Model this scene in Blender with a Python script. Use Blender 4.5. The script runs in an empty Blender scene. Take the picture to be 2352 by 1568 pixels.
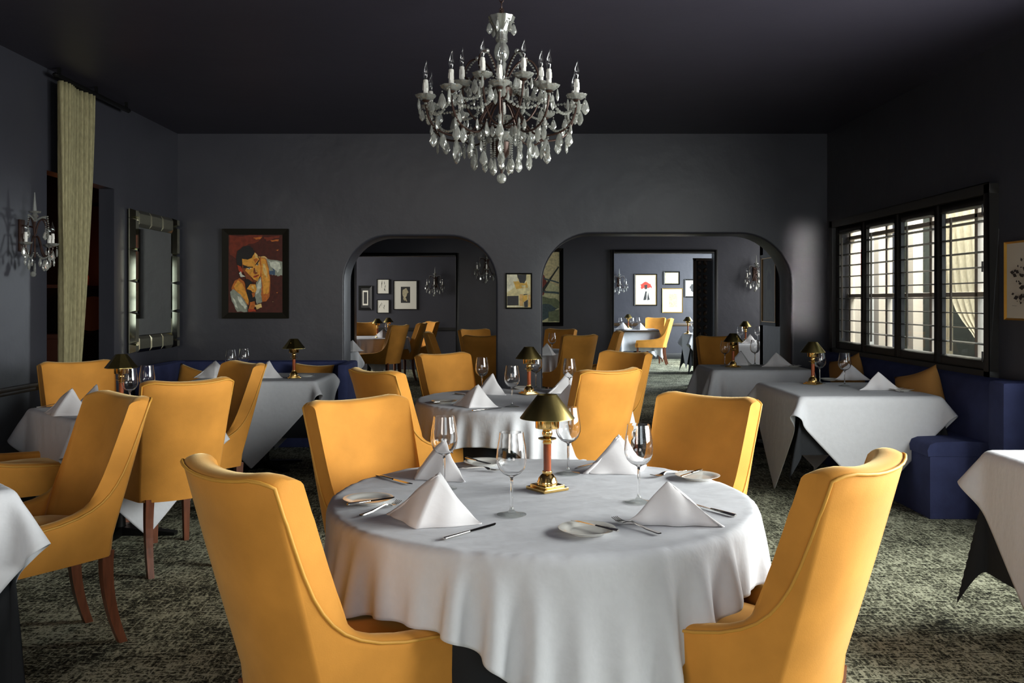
import bpy, bmesh, math, random
import numpy as np
from mathutils import Vector, Matrix

random.seed(7)
PI = math.pi
SC = bpy.context.scene
COL = SC.collection

# ------------------------------------------------------------------ camera, light, exposure
F_PX, PX, PY, EYE = 2040.0, 1170.0, 688.0, 1.40          # focal length in pixels, vanishing point, eye height
cam_d = bpy.data.cameras.new('camera')
cam = bpy.data.objects.new('camera', cam_d); COL.objects.link(cam)
cam_d.sensor_width = 36.0
cam_d.lens = 36.0 * F_PX / 2352.0
cam_d.shift_x = (1176.0 - PX) / 2352.0
cam_d.shift_y = -(784.0 - PY) / 2352.0
cam_d.clip_start = 0.05
cam.location = (0, 0, EYE)
cam.rotation_euler = (PI / 2, 0, 0)
SC.camera = cam
SC.view_settings.view_transform = 'Standard'
SC.view_settings.look = 'None'
SC.view_settings.gamma = 1.0
SC.view_settings.exposure = 0.25
SC.view_settings.use_curve_mapping = False
SC.cycles.use_denoising = True
SC.cycles.max_bounces = 12
SC.cycles.diffuse_bounces = 3
SC.cycles.glossy_bounces = 4
SC.cycles.transmission_bounces = 10
SC.cycles.transparent_max_bounces = 16
SC.cycles.caustics_refractive = False
SC.cycles.caustics_reflective = False
SC.cycles.sample_clamp_indirect = 4.0

world = bpy.data.worlds.new('sky'); SC.world = world
world.use_nodes = True
bg = world.node_tree.nodes['Background']
bg.inputs[0].default_value = (0.80, 0.90, 1.0, 1)
bg.inputs[1].default_value = 1.9


def area_light(name, loc, rot, sx, sy, L, color=(1, 1, 1), spread=180):
    d = bpy.data.lights.new(name, 'AREA'); d.shape = 'RECTANGLE'
    d.size = sx; d.size_y = sy; d.energy = L * PI * sx * sy; d.color = color
    d.spread = math.radians(spread)
    o = bpy.data.objects.new(name, d); COL.objects.link(o)
    o.location = loc; o.rotation_euler = rot
    return o


# daylight through the windows, plus added front fills and a wall beam
TO_LEFT = (0, PI / 2, 0)       # shines towards -X
area_light('daylight_side_window', (3.42, 2.75, 1.65), TO_LEFT, 1.45, 3.7, 21.0, (1.0, 0.97, 0.93))
area_light('front_fill_right', (1.9, -2.52, 1.8), (PI / 2, 0, 0), 2.3, 1.5, 3.0, (0.84, 0.93, 1.0))  # added fill from behind the camera, for surfaces facing it
area_light('front_fill_left', (-1.7, -2.52, 1.8), (PI / 2, 0, 0), 1.8, 1.5, 8.0, (1.0, 0.88, 0.74))  # added warm fill, lifts the chair backs turned to the left
BEAM = area_light('wall_strip_beam', (-1.7, -2.54, 1.75), (0, 0, 0), 0.16, 1.0, 3.0, (1.0, 0.90, 0.80), 1.6)  # added narrow light, aimed to make the pale strip on the back wall
BEAM.rotation_euler = (Vector((2.98, 9.0, 1.62)) - BEAM.location).to_track_quat('-Z', 'Y').to_euler()
area_light('daylight_patio', (3.95, 8.4, 3.2), (0, 0, 0), 1.1, 5.6, 20.0, (1.0, 0.97, 0.90))
area_light('daylight_middle_room', (5.3, 12.8, 1.7), TO_LEFT, 1.5, 1.9, 14.0, (1.0, 0.98, 0.92))
area_light('daylight_far_room', (5.9, 18.0, 1.7), TO_LEFT, 1.6, 4.6, 22.0, (0.86, 0.95, 1.0))
area_light('daylight_far_room_left', (-5.5, 15.9, 1.8), (0, -PI / 2, 0), 1.4, 2.4, 12.0, (1.0, 0.95, 0.85))


def G(px, py, z):
    """point of the horizontal plane at height z seen at a pixel of the photograph"""
    d = F_PX * (EYE - z) / (py - PY)
    return Vector(((px - PX) * d / F_PX, d, z))


def PD(px, py, d):
    return Vector(((px - PX) * d / F_PX, d, EYE + (PY - py) * d / F_PX))


# ------------------------------------------------------------------ materials
MATS = {}


def nodes_of(m):
    m.use_nodes = True
    nt = m.node_tree
    return nt, nt.nodes['Principled BSDF']


def mat(name, color, rough=0.6, metal=0.0, noise=0.0, nscale=20.0, bump=0.0, bscale=60.0, sheen=0.0,
        spec=0.5, stretch=(1, 1, 1), coat=0.0, subsurf=0.0, sheen_tint=None):
    if name in MATS: return MATS[name]
    m = bpy.data.materials.new(name)
    nt, b = nodes_of(m)
    b.inputs['Base Color'].default_value = (*color, 1)
    b.inputs['Roughness'].default_value = rough
    b.inputs['Metallic'].default_value = metal
    b.inputs['Specular IOR Level'].default_value = spec
    if coat: b.inputs['Coat Weight'].default_value = coat; b.inputs['Coat Roughness'].default_value = 0.12
    if sheen:
        b.inputs['Sheen Weight'].default_value = sheen
        b.inputs['Sheen Roughness'].default_value = 0.35
        b.inputs['Sheen Tint'].default_value = (*(sheen_tint or color), 1)
    tc = nt.nodes.new('ShaderNodeTexCoord')
    mp = nt.nodes.new('ShaderNodeMapping'); mp.inputs['Scale'].default_value = stretch
    nt.links.new(tc.outputs['Object'], mp.inputs[0])
    if noise:
        n = nt.nodes.new('ShaderNodeTexNoise'); n.inputs['Scale'].default_value = nscale
        n.inputs['Detail'].default_value = 5
        nt.links.new(mp.outputs[0], n.inputs['Vector'])
        r = nt.nodes.new('ShaderNodeMapRange')
        r.inputs['From Min'].default_value = 0.3; r.inputs['From Max'].default_value = 0.7
        r.inputs['To Min'].default_value = 1 - noise; r.inputs['To Max'].default_value = 1 + noise
        nt.links.new(n.outputs['Fac'], r.inputs[0])
        mx = nt.nodes.new('ShaderNodeVectorMath'); mx.operation = 'SCALE'
        mx.inputs[0].default_value = color
        nt.links.new(r.outputs[0], mx.inputs['Scale'])
        nt.links.new(mx.outputs[0], b.inputs['Base Color'])
    if bump:
        n = nt.nodes.new('ShaderNodeTexNoise'); n.inputs['Scale'].default_value = bscale
        n.inputs['Detail'].default_value = 4
        nt.links.new(mp.outputs[0], n.inputs['Vector'])
        bp = nt.nodes.new('ShaderNodeBump'); bp.inputs['Strength'].default_value = bump
        bp.inputs['Distance'].default_value = 0.02
        nt.links.new(n.outputs['Fac'], bp.inputs['Height'])
        nt.links.new(bp.outputs[0], b.inputs['Normal'])
    MATS[name] = m
    return m


def glass_thin(name, tint=(0.97, 0.98, 0.97), gain=1.5, ior=1.5):
    m = bpy.data.materials.new(name); m.use_nodes = True
    nt = m.node_tree; nt.nodes.clear()
    out = nt.nodes.new('ShaderNodeOutputMaterial')
    tr = nt.nodes.new('ShaderNodeBsdfTransparent'); tr.inputs[0].default_value = (*tint, 1)
    gl = nt.nodes.new('ShaderNodeBsdfGlossy'); gl.inputs['Roughness'].default_value = 0.015
    fr = nt.nodes.new('ShaderNodeLayerWeight'); fr.inputs[0].default_value = 0.5
    pw = nt.nodes.new('ShaderNodeMath'); pw.operation = 'POWER'; pw.inputs[1].default_value = 4.0
    nt.links.new(fr.outputs['Facing'], pw.inputs[0])
    mu = nt.nodes.new('ShaderNodeMath'); mu.operation = 'MULTIPLY_ADD'; mu.inputs[1].default_value = gain * .55
    mu.inputs[2].default_value = ((ior - 1) / (ior + 1)) ** 2
    mu.use_clamp = True
    mi = nt.nodes.new('ShaderNodeMixShader')
    nt.links.new(pw.outputs[0], mu.inputs[0]); nt.links.new(mu.outputs[0], mi.inputs[0])
    nt.links.new(tr.outputs[0], mi.inputs[1]); nt.links.new(gl.outputs[0], mi.inputs[2])
    nt.links.new(mi.outputs[0], out.inputs[0])
    MATS[name] = m
    return m


def crystal_mat(name='cut_crystal', dif=0.28):
    m = bpy.data.materials.new(name); m.use_nodes = True
    nt = m.node_tree; nt.nodes.clear()
    out = nt.nodes.new('ShaderNodeOutputMaterial')
    tr = nt.nodes.new('ShaderNodeBsdfGlass'); tr.inputs[0].default_value = (0.97, 0.98, 0.94, 1); tr.inputs['IOR'].default_value = 1.5
    gl = nt.nodes.new('ShaderNodeBsdfGlossy'); gl.inputs['Roughness'].default_value = 0.13
    df = nt.nodes.new('ShaderNodeBsdfTranslucent'); df.inputs[0].default_value = (0.9, 0.92, 0.86, 1)
    d2 = nt.nodes.new('ShaderNodeBsdfDiffuse'); d2.inputs[0].default_value = (0.9, 0.92, 0.86, 1)
    fr = nt.nodes.new('ShaderNodeFresnel'); fr.inputs[0].default_value = 3.2
    m1 = nt.nodes.new('ShaderNodeMixShader'); m2 = nt.nodes.new('ShaderNodeMixShader')
    m3 = nt.nodes.new('ShaderNodeMixShader'); m3.inputs[0].default_value = 0.5
    m2.inputs[0].default_value = dif
    nt.links.new(df.outputs[0], m3.inputs[1]); nt.links.new(d2.outputs[0], m3.inputs[2])
    nt.links.new(fr.outputs[0], m1.inputs[0])
    nt.links.new(tr.outputs[0], m1.inputs[1]); nt.links.new(gl.outputs[0], m1.inputs[2])
    nt.links.new(m1.outputs[0], m2.inputs[1]); nt.links.new(m3.outputs[0], m2.inputs[2])
    nt.links.new(m2.outputs[0], out.inputs[0])
    return m


def curtain_mat(name, color, translucency=0.4):
    m = bpy.data.materials.new(name); m.use_nodes = True
    nt = m.node_tree; nt.nodes.clear()
    out = nt.nodes.new('ShaderNodeOutputMaterial')
    a = nt.nodes.new('ShaderNodeBsdfDiffuse'); a.inputs[0].default_value = (*color, 1)
    b = nt.nodes.new('ShaderNodeBsdfTranslucent'); b.inputs[0].default_value = (*color, 1)
    mi = nt.nodes.new('ShaderNodeMixShader'); mi.inputs[0].default_value = translucency
    n = nt.nodes.new('ShaderNodeTexNoise'); n.inputs['Scale'].default_value = 90
    tc = nt.nodes.new('ShaderNodeTexCoord'); mp = nt.nodes.new('ShaderNodeMapping')
    mp.inputs['Scale'].default_value = (1, 1, 0.25)
    nt.links.new(tc.outputs['Object'], mp.inputs[0]); nt.links.new(mp.outputs[0], n.inputs['Vector'])
    sc = nt.nodes.new('ShaderNodeMapRange'); sc.inputs['From Min'].default_value = .3; sc.inputs['From Max'].default_value = .7
    sc.inputs['To Min'].default_value = .75; sc.inputs['To Max'].default_value = 1.1
    vm = nt.nodes.new('ShaderNodeVectorMath'); vm.operation = 'SCALE'; vm.inputs[0].default_value = color
    nt.links.new(n.outputs['Fac'], sc.inputs[0]); nt.links.new(sc.outputs[0], vm.inputs['Scale'])
    nt.links.new(vm.outputs[0], a.inputs[0])
    nt.links.new(a.outputs[0], mi.inputs[1]); nt.links.new(b.outputs[0], mi.inputs[2])
    nt.links.new(mi.outputs[0], out.inputs[0])
    return m


def carpet_mat():
    m = bpy.data.materials.new('patterned_carpet')
    nt, b = nodes_of(m)
    L = nt.links.new
    tc = nt.nodes.new('ShaderNodeTexCoord')

    def streak(rot, scale, nscale, detail=6):
        mp = nt.nodes.new('ShaderNodeMapping')
        mp.inputs['Rotation'].default_value = (0, 0, math.radians(rot)); mp.inputs['Scale'].default_value = scale
        L(tc.outputs['Object'], mp.inputs[0])
        n = nt.nodes.new('ShaderNodeTexNoise'); n.inputs['Scale'].default_value = nscale
        n.inputs['Detail'].default_value = detail; n.inputs['Roughness'].default_value = 0.7
        L(mp.outputs[0], n.inputs['Vector'])
        return n.outputs['Fac']
    s1 = streak(0, (2.4, 11, 1), 5.0)
    s2 = streak(0, (11, 2.0, 1), 5.5)
    s3 = streak(0, (1, 1, 1), 75.0, 3)
    s4 = streak(0, (1, 1, 1), 2.2, 2)
    mx = nt.nodes.new('ShaderNodeMath'); mx.operation = 'MAXIMUM'; L(s1, mx.inputs[0]); L(s2, mx.inputs[1])
    a1 = nt.nodes.new('ShaderNodeMath'); a1.operation = 'MULTIPLY_ADD'; a1.inputs[1].default_value = 0.55
    L(s3, a1.inputs[0]); L(mx.outputs[0], a1.inputs[2])
    a2 = nt.nodes.new('ShaderNodeMath'); a2.operation = 'MULTIPLY_ADD'; a2.inputs[1].default_value = 0.25
    L(s4, a2.inputs[0]); L(a1.outputs[0], a2.inputs[2])
    cr = nt.nodes.new('ShaderNodeValToRGB')
    e = cr.color_ramp.elements
    e[0].position = 0.85; e[0].color = (0.016, 0.017, 0.013, 1)
    e[1].position = 1.0; e[1].color = (0.52, 0.53, 0.39, 1)
    x = e.new(0.925); x.color = (0.15, 0.155, 0.105, 1)
    L(a2.outputs[0], cr.inputs[0]); L(cr.outputs[0], b.inputs['Base Color'])
    b.inputs['Roughness'].default_value = 0.95
    b.inputs['Specular IOR Level'].default_value = 0.15
    bp = nt.nodes.new('ShaderNodeBump'); bp.inputs['Strength'].default_value = 0.6; bp.inputs['Distance'].default_value = 0.01
    L(a1.outputs[0], bp.inputs['Height']); L(bp.outputs[0], b.inputs['Normal'])
    return m


def velvet_mat():
    m = mat('mustard_velvet', (0.66, 0.290, 0.052), 0.75, noise=0.12, nscale=6, bump=0.05, bscale=260,
            sheen=0.55, spec=0.15, sheen_tint=(1.0, 0.82, 0.45))
    return m


M_WALL = mat('slate_wall_paint', (0.042, 0.043, 0.055), 0.42, noise=0.10, nscale=1.6, bump=0.22, bscale=5.5, spec=0.5)
M_CEIL = mat('slate_ceiling_paint', (0.034, 0.031, 0.047), 0.5, noise=0.08, nscale=1.1, bump=0.18, bscale=3.5)
M_TRIM = mat('dark_painted_wood', (0.022, 0.022, 0.022), 0.38, bump=0.05, bscale=30)
M_SHUT = mat('charcoal_shutter_paint', (0.022, 0.020, 0.018), 0.45)
M_VELVET = velvet_mat()
M_PIPE = mat('mustard_piping', (0.66, 0.33, 0.05), 0.6, sheen=0.4)
M_WOOD = mat('walnut_leg', (0.16, 0.050, 0.022), 0.35, noise=0.3, nscale=14, stretch=(4, 4, 0.6), coat=0.3)
M_WOODD = mat('dark_rail_wood', (0.05, 0.028, 0.012), 0.35, noise=0.2, nscale=12)
M_LINEN = mat('white_linen', (0.66, 0.675, 0.715), 0.85, noise=0.02, nscale=40, bump=0.32, bscale=7, spec=0.2, stretch=(1.0, 2.2, 1.0))
M_NAPKIN = mat('white_napkin', (0.80, 0.79, 0.81), 0.8, bump=0.08, bscale=22, spec=0.2)
M_BLACKCLOTH = mat('charcoal_undercloth', (0.016, 0.018, 0.021), 0.85, bump=0.10, bscale=40, spec=0.25)
M_NAVY = mat('navy_velvet', (0.044, 0.055, 0.14), 0.8, noise=0.15, nscale=9, bump=0.1, bscale=90, sheen=0.25, spec=0.2)
M_BRASS = mat('polished_brass', (0.85, 0.56, 0.20), 0.12, 1.0)
M_BRASSD = mat('antique_brass_shade', (0.24, 0.19, 0.07), 0.30, 1.0, noise=0.1, nscale=30)
M_REDWOOD = mat('red_lacquered_wood', (0.32, 0.07, 0.02), 0.2, noise=0.3, nscale=30, stretch=(3, 3, .5), coat=0.5)
M_CHINA = mat('white_china', (0.84, 0.83, 0.78), 0.12, coat=0.4)
M_STEEL = mat('polished_steel', (0.72, 0.70, 0.66), 0.14, 1.0)
def glass_solid(name, ior=1.5):
    m = bpy.data.materials.new(name); m.use_nodes = True
    nt = m.node_tree; nt.nodes.clear()
    out = nt.nodes.new('ShaderNodeOutputMaterial'); g = nt.nodes.new('ShaderNodeBsdfGlass')
    g.inputs['Roughness'].default_value = 0.0; g.inputs['IOR'].default_value = ior
    nt.links.new(g.outputs[0], out.inputs[0]); return m


M_GLASS = glass_solid('clear_glass')
M_FOOT = glass_thin('glass_foot', (.97, .98, .97), 1.2, 1.5) 
M_BULB = glass_thin('bulb_glass', (0.93, 0.94, 0.94), 1.7, 1.9)
M_PANE = glass_thin('window_pane', (0.97, 0.99, 0.98), 0.8)
M_CRYSTAL = crystal_mat()
M_PRESSED = crystal_mat('pressed_glass', 0.20)
M_CANDLE = mat('ivory_candle_sleeve', (0.78, 0.77, 0.72), 0.5)
M_BRONZE = mat('dark_bronze', (0.045, 0.022, 0.016), 0.4, 0.5)
M_BEVEL = mat('mirror_bevel', (0.72, 0.70, 0.50), 0.06, 1.0)
M_MIRROR = mat('mirror_silver', (0.80, 0.82, 0.76), 0.015, 1.0)
M_DRAPE = curtain_mat('gold_linen_drape', (0.42, 0.38, 0.22), 0.15)
M_CREAMDRAPE = curtain_mat('cream_drape', (0.80, 0.74, 0.58), 0.5)
M_CREAMWOOD = mat('cream_window_wood', (0.74, 0.66, 0.56), 0.5)
M_CARPET = carpet_mat()
M_BLACKMETAL = mat('black_iron', (0.012, 0.012, 0.012), 0.4, 0.6)


# ------------------------------------------------------------------ mesh builder
class MB:
    def __init__(s): s.v = []; s.f = []; s.mi = []; s.cur = 0

    def add(s, vs, fs, M=None):
        o = len(s.v)
        for p in vs:
            p = Vector(p)
            s.v.append(tuple(M @ p) if M else tuple(p))
        for f in fs: s.f.append(tuple(o + i for i in f)); s.mi.append(s.cur)
        return s

    def box(s, x0, x1, y0, y1, z0, z1, M=None):
        vs = [(x, y, z) for z in (z0, z1) for y in (y0, y1) for x in (x0, x1)]
        return s.add(vs, [(0, 2, 3, 1), (4, 5, 7, 6), (0, 1, 5, 4), (2, 6, 7, 3), (0, 4, 6, 2), (1, 3, 7, 5)], M)

    def lathe(s, prof, n=32, M=None, wave=0, wn=8, closed=False):
        vs = []; k = len(prof)
        for i in range(n):
            a = 2 * PI * i / n
            for (r, z) in prof:
                rr = r * (1 + wave * math.cos(wn * a)) if wave else r
                vs.append((rr * math.cos(a), rr * math.sin(a), z))
        fs = []
        for i in range(n):
            j = (i + 1) % n
            for q in range(k - 1):
                fs.append((i * k + q, j * k + q, j * k + q + 1, i * k + q + 1))
        if not closed:
            if prof[0][0] > 1e-6: fs.append(tuple(i * k for i in range(n))[::-1])
            if prof[-1][0] > 1e-6: fs.append(tuple(i * k + k - 1 for i in range(n)))
        return s.add(vs, fs, M)

    def tube(s, pts, r, n=8, caps=True, M=None, flat=None):
        pts = [Vector(p) for p in pts]
        rs = r if isinstance(r, (list, tuple)) else [r] * len(pts)
        vs = []; up = None
        for i, p in enumerate(pts):
            t = (pts[min(i + 1, len(pts) - 1)] - pts[max(i - 1, 0)])
            if t.length < 1e-9: t = Vector((0, 0, 1))
            t.normalize()
            if up is None:
                up = Vector((0, 0, 1)) if abs(t.z) < .9 else Vector((1, 0, 0))
            a = t.cross(up)
            if a.length < 1e-6: a = t.orthogonal()
            a.normalize(); b = a.cross(t).normalized(); up = b
            for k in range(n):
                an = 2 * PI * k / n
                vs.append(p + a * math.cos(an) * rs[i] + b * math.sin(an) * rs[i] * (flat or 1))
        fs = []
        for i in range(len(pts) - 1):
            for k in range(n):
                k2 = (k + 1) % n
                fs.append((i * n + k, i * n + k2, (i + 1) * n + k2, (i + 1) * n + k))
        if caps:
            fs.append(tuple(range(n))[::-1]); o = (len(pts) - 1) * n
            fs.append(tuple(o + k for k in range(n)))
        return s.add(vs, fs, M)

    def grid(s, P, closed_u=False, M=None):
        nu, nv = len(P), len(P[0])
        vs = [p for row in P for p in row]; fs = []
        for i in range(nu if closed_u else nu - 1):
            i2 = (i + 1) % nu
            for j in range(nv - 1):
                fs.append((i * nv + j, i2 * nv + j, i2 * nv + j + 1, i * nv + j + 1))
        return s.add(vs, fs, M)

    def prism(s, poly, y0, y1, M=None):
        """polygon in x,z extruded along y"""
        n = len(poly)
        vs = [(x, y0, z) for x, z in poly] + [(x, y1, z) for x, z in poly]
        fs = [tuple(range(n)), tuple(range(n, 2 * n))[::-1]]
        fs += [(i, i + n, (i + 1) % n + n, (i + 1) % n) for i in range(n)]
        return s.add(vs, fs, M)

    def mesh(s, name, mats, smooth=True, angle=40, bevel=0.0):
        me = bpy.data.meshes.new(name)
        me.from_pydata(s.v, [], s.f)
        if not isinstance(mats, (list, tuple)): mats = [mats]
        for m in mats: me.materials.append(m)
        if len(mats) > 1: me.polygons.foreach_set('material_index', s.mi)
        bm = bmesh.new(); bm.from_mesh(me)
        if bevel:
            bmesh.ops.remove_doubles(bm, verts=bm.verts, dist=1e-6)
            es = [e for e in bm.edges if e.is_manifold and e.calc_face_angle(0) > 0.5]
            bmesh.ops.bevel(bm, geom=es, offset=bevel, segments=2, affect='EDGES', profile=0.6)
        bmesh.ops.recalc_face_normals(bm, faces=bm.faces)
        bm.to_mesh(me); bm.free()
        if smooth:
            me.polygons.foreach_set('use_smooth', [True] * len(me.polygons))
            me.set_sharp_from_angle(angle=math.radians(angle))
        me.update()
        return me

    def build(s, name, mats, parent=None, smooth=True, angle=40, bevel=0.0, label=None):
        me = s.mesh(name, mats, smooth, angle, bevel)
        o = bpy.data.objects.new(name, me); COL.objects.link(o)
        if parent is not None: o.parent = parent
        if label: o['label'] = label
        return o


def tag(o, label=None, cat=None, group=None, kind=None):
    if label: o['label'] = label
    if cat: o['category'] = cat
    if group: o['group'] = group
    if kind: o['kind'] = kind
    return o


def thing(name, label, cat, loc=(0, 0, 0), rz=0, group=None):
    o = bpy.data.objects.new(name, None); COL.objects.link(o)
    o.empty_display_size = 0.05
    o.location = loc; o.rotation_euler = (0, 0, rz)
    return tag(o, label, cat, group)


def struct(mb, name, m, **k):
    o = mb.build(name, m, **k); o['kind'] = 'structure'; return o


def copy_tree(o, parent=None):
    c = o.copy(); COL.objects.link(c); c.parent = parent
    for ch in list(o.children): copy_tree(ch, c)
    return c


USED = set()


def place(proto, label, loc, rz=0, group=None, scale=None):
    """the first use moves the first one built, later ones are copies of it and its parts"""
    if proto.name in USED: o = copy_tree(proto)
    else: o = proto; USED.add(proto.name)
    o.location = loc; o.rotation_euler = (0, 0, rz)
    if scale: o.scale = (scale,) * 3
    o['label'] = label
    if group: o['group'] = group
    elif 'group' in o: del o['group']
    return o


# ------------------------------------------------------------------ the room
XL, XR, D1, D1B, D2, ZC = -3.36, 3.22, 9.0, 9.4, 14.2, 3.08
D3L, D3R = 17.8, 21.0
ZOOM = 226.67


def arch_outline(x0, x1, top, r0, r1, n=12):
    """left foot up, over the rounded top, down to the right foot"""
    p = [(x0, 0.0)]
    for i in range(n + 1):
        a = PI - (PI / 2) * i / n
        p.append((x0 + r0 + r0 * math.cos(a), top - r0 + r0 * math.sin(a)))
    for i in range(n + 1):
        a = PI / 2 - (PI / 2) * i / n
        p.append((x1 - r1 + r1 * math.cos(a), top - r1 + r1 * math.sin(a)))
    p.append((x1, 0.0))
    return p


A1 = arch_outline(-1.676, -0.135, 2.045, 0.46, 0.48)
A2 = arch_outline(0.335, 2.858, 2.068, 0.50, 0.52)

# back wall with the two arches: one outline, extruded, edges rounded
outline = [(XL - 0.2, 0.0)] + A1 + A2 + [(XR + 0.2, 0.0), (XR + 0.2, ZC), (XL - 0.2, ZC)]
w = MB(); w.prism(outline, D1, D1B)
back = struct(w, 'wall_back', M_WALL, angle=30)
bm = bmesh.new(); bm.from_mesh(back.data)
es = []
for e in bm.edges:
    (a, b) = e.verts
    if abs(a.co.y - b.co.y) < 1e-5:
        inside = all(-1.7 < v.co.x < 2.87 and v.co.z < 2.08 for v in (a, b))
        if inside and not (abs(a.co.z) < 1e-4 and abs(b.co.z) < 1e-4): es.append(e)
bmesh.ops.bevel(bm, geom=es, offset=0.022, segments=4, affect='EDGES', profile=0.5)
bmesh.ops.triangulate(bm, faces=[f for f in bm.faces if len(f.verts) > 4])
bm.to_mesh(back.data); bm.free()
back.data.polygons.foreach_set('use_smooth', [True] * len(back.data.polygons))
back.data.set_sharp_from_angle(angle=math.radians(28))

f = MB(); f.box(-6.2, 6.2, -2.6, 21.4, -0.1, 0.0)
struct(f, 'floor', M_CARPET)
c = MB(); c.box(-6.2, XR + .14, -2.6, 11.28, ZC, ZC + 0.1); c.box(-6.2, 6.2, 11.28, 21.4, ZC, ZC + 0.1)
struct(c, 'ceiling', M_CEIL)


def wall_x(mb, x0, x1, y0, y1, holes, z0=0.0, z1=ZC):
    """wall running along y with rectangular holes (ya, yb, za, zb)"""
    holes = sorted(holes); y = y0
    for (a, b, za, zb) in holes:
        if a > y: mb.box(x0, x1, y, a, z0, z1)
        if za > z0: mb.box(x0, x1, a, b, z0, za)
        if zb < z1: mb.box(x0, x1, a, b, zb, z1)
        y = b
    if y < y1: mb.box(x0, x1, y, y1, z0, z1)


def wall_y(mb, y0, y1, x0, x1, holes, z0=0.0, z1=ZC):
    x = x0
    for (a, b, za, zb) in sorted(holes):
        if a > x: mb.box(x, a, y0, y1, z0, z1)
        if za > z0: mb.box(a, b, y0, y1, z0, za)
        if zb < z1: mb.box(a, b, y0, y1, zb, z1)
        x = b
    if x < x1: mb.box(x, x1, y0, y1, z0, z1)


SH = (5.90, 8.70, 0.93, 2.09)          # shuttered window opening in the right wall
m = MB(); wall_x(m, XR, XR + 0.14, -2.4, D1, [(0.85, 4.65, 0.92, 2.40), SH]); struct(m, 'wall_right', M_WALL, angle=30)
m = MB(); wall_x(m, XL - 0.13, XL, -2.4, D1, [(6.45, 7.55, 0.0, 2.34)]); struct(m, 'wall_left', M_WALL, angle=30)
m = MB(); wall_y(m, -2.5, -2.4, XL - .13, XR + .14, [(-2.6, -0.8, 1.05, 2.55), (0.75, 3.05, 1.05, 2.55)]); struct(m, 'wall_front', M_WALL, angle=30)
# rooms behind the arches
m = MB(); wall_x(m, XR, XR + 0.14, D1B, 11.42, []); m.box(XR, 5.4, 11.28, 11.42, 0, ZC)
struct(m, 'wall_middle_right', M_WALL)
m = MB(); wall_x(m, 5.1, 5.2, 11.42, D2, [(11.8, 13.8, 0.9, 2.4)]); struct(m, 'wall_middle_window', M_WALL)
m = MB(); m.box(-3.9, -3.8, D1B, D2, 0, ZC); struct(m, 'wall_middle_left', M_WALL)
m = MB(); wall_y(m, D2, D2 + 0.16, -5.4, 5.4, [(-2.47, -0.856, 0, 2.09), (1.67, 3.27, 0, 2.14)])
struct(m, 'wall_middle_back', M_WALL)
m = MB(); m.box(-5.4, 0.3, D3L, D3L + 0.1, 0, ZC); m.box(0.2, 0.3, D2 + .16, D3L, 0, ZC); struct(m, 'wall_far_left_room', M_WALL)
m = MB(); m.box(0.2, 6.0, D3R, D3R + 0.1, 0, ZC); struct(m, 'wall_far_right_room', M_WALL)
m = MB(); wall_x(m, 5.7, 5.8, D2 + .16, D3R, [(15.6, 20.4, 0.8, 2.5)]); struct(m, 'wall_far_window', M_WALL)
m = MB(); wall_x(m, -5.4, -5.3, D2 + .16, D3L, [(14.7, 17.1, 1.05, 2.5)]); struct(m, 'wall_far_left_window', M_WALL)

# casings of the openings in the middle room's back wall
def casing(name, x0, x1, top, y, wd=0.055):
    m = MB()
    m.box(x0 - wd, x0, y - 0.035, y, 0, top + wd); m.box(x1, x1 + wd, y - 0.035, y, 0, top + wd)
    m.box(x0, x1, y - 0.035, y, top, top + wd)
    struct(m, name, M_TRIM, bevel=0.006)


casing('trim_1', -2.47, -0.856, 2.09, D2)
casing('trim_2', 1.67, 3.27, 2.14, D2)
# chair rail on the left wall
m = MB(); m.box(XL, XL + 0.025, -2.4, 6.30, 0.76, 0.785); m.box(XL, XL + 0.035, -2.4, 6.30, 0.785, 0.815)
struct(m, 'trim_3', M_WOODD, bevel=0.005)
m = MB(); m.box(0.3, 5.7, D3R - 0.03, D3R, 0.78, 0.85); struct(m, 'trim_4', M_WOODD, bevel=0.006)
m = MB(); m.box(-5.3, 0.2, D3L - 0.03, D3L, 0.78, 0.84); struct(m, 'trim_5', M_TRIM, bevel=0.006)
for nm, a in (('baseboard_back', (XL, -1.70, D1 - .02, D1)), ('baseboard_left', (XL, XL + .02, -2.4, 6.4)),
              ('baseboard_far', (0.3, 5.7, D3R - .02, D3R)), ('baseboard_middle', (-.8, 1.6, D2 - .02, D2))):
    m = MB(); m.box(a[0], a[1], a[2], a[3], 0, 0.14); struct(m, nm, M_TRIM, bevel=0.004)

# near side window, out of view to the right: frame, mullions, panes
m = MB()
for y in (0.85, 2.08, 3.34, 4.59): m.box(XR + .02, XR + .12, y, y + .06, .92, 2.40)
for z in (0.92, 2.34): m.box(XR + .02, XR + .12, .85, 4.65, z, z + .06)
wf = struct(m, 'window_1', M_TRIM)
m = MB(); m.box(XR + .06, XR + .066, .9, 4.6, .97, 2.36)
g = m.build('window_pane', M_PANE, wf)
m = MB()
for x in (-2.6, -.86, 0.75, 1.87, 2.99): m.box(x, x + .06, -2.49, -2.42, 1.05, 2.55)
for z in (1.05, 2.49): m.box(.75, 3.05, -2.49, -2.42, z, z + .06); m.box(-2.6, -.8, -2.49, -2.42, z, z + .06)
wf = struct(m, 'window_fill', M_TRIM)  # unseen front-wall frames, added around the two fill lights
m = MB(); m.box(.8, 3.0, -2.46, -2.454, 1.1, 2.5); m.build('window_pane', M_PANE, wf)

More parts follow.
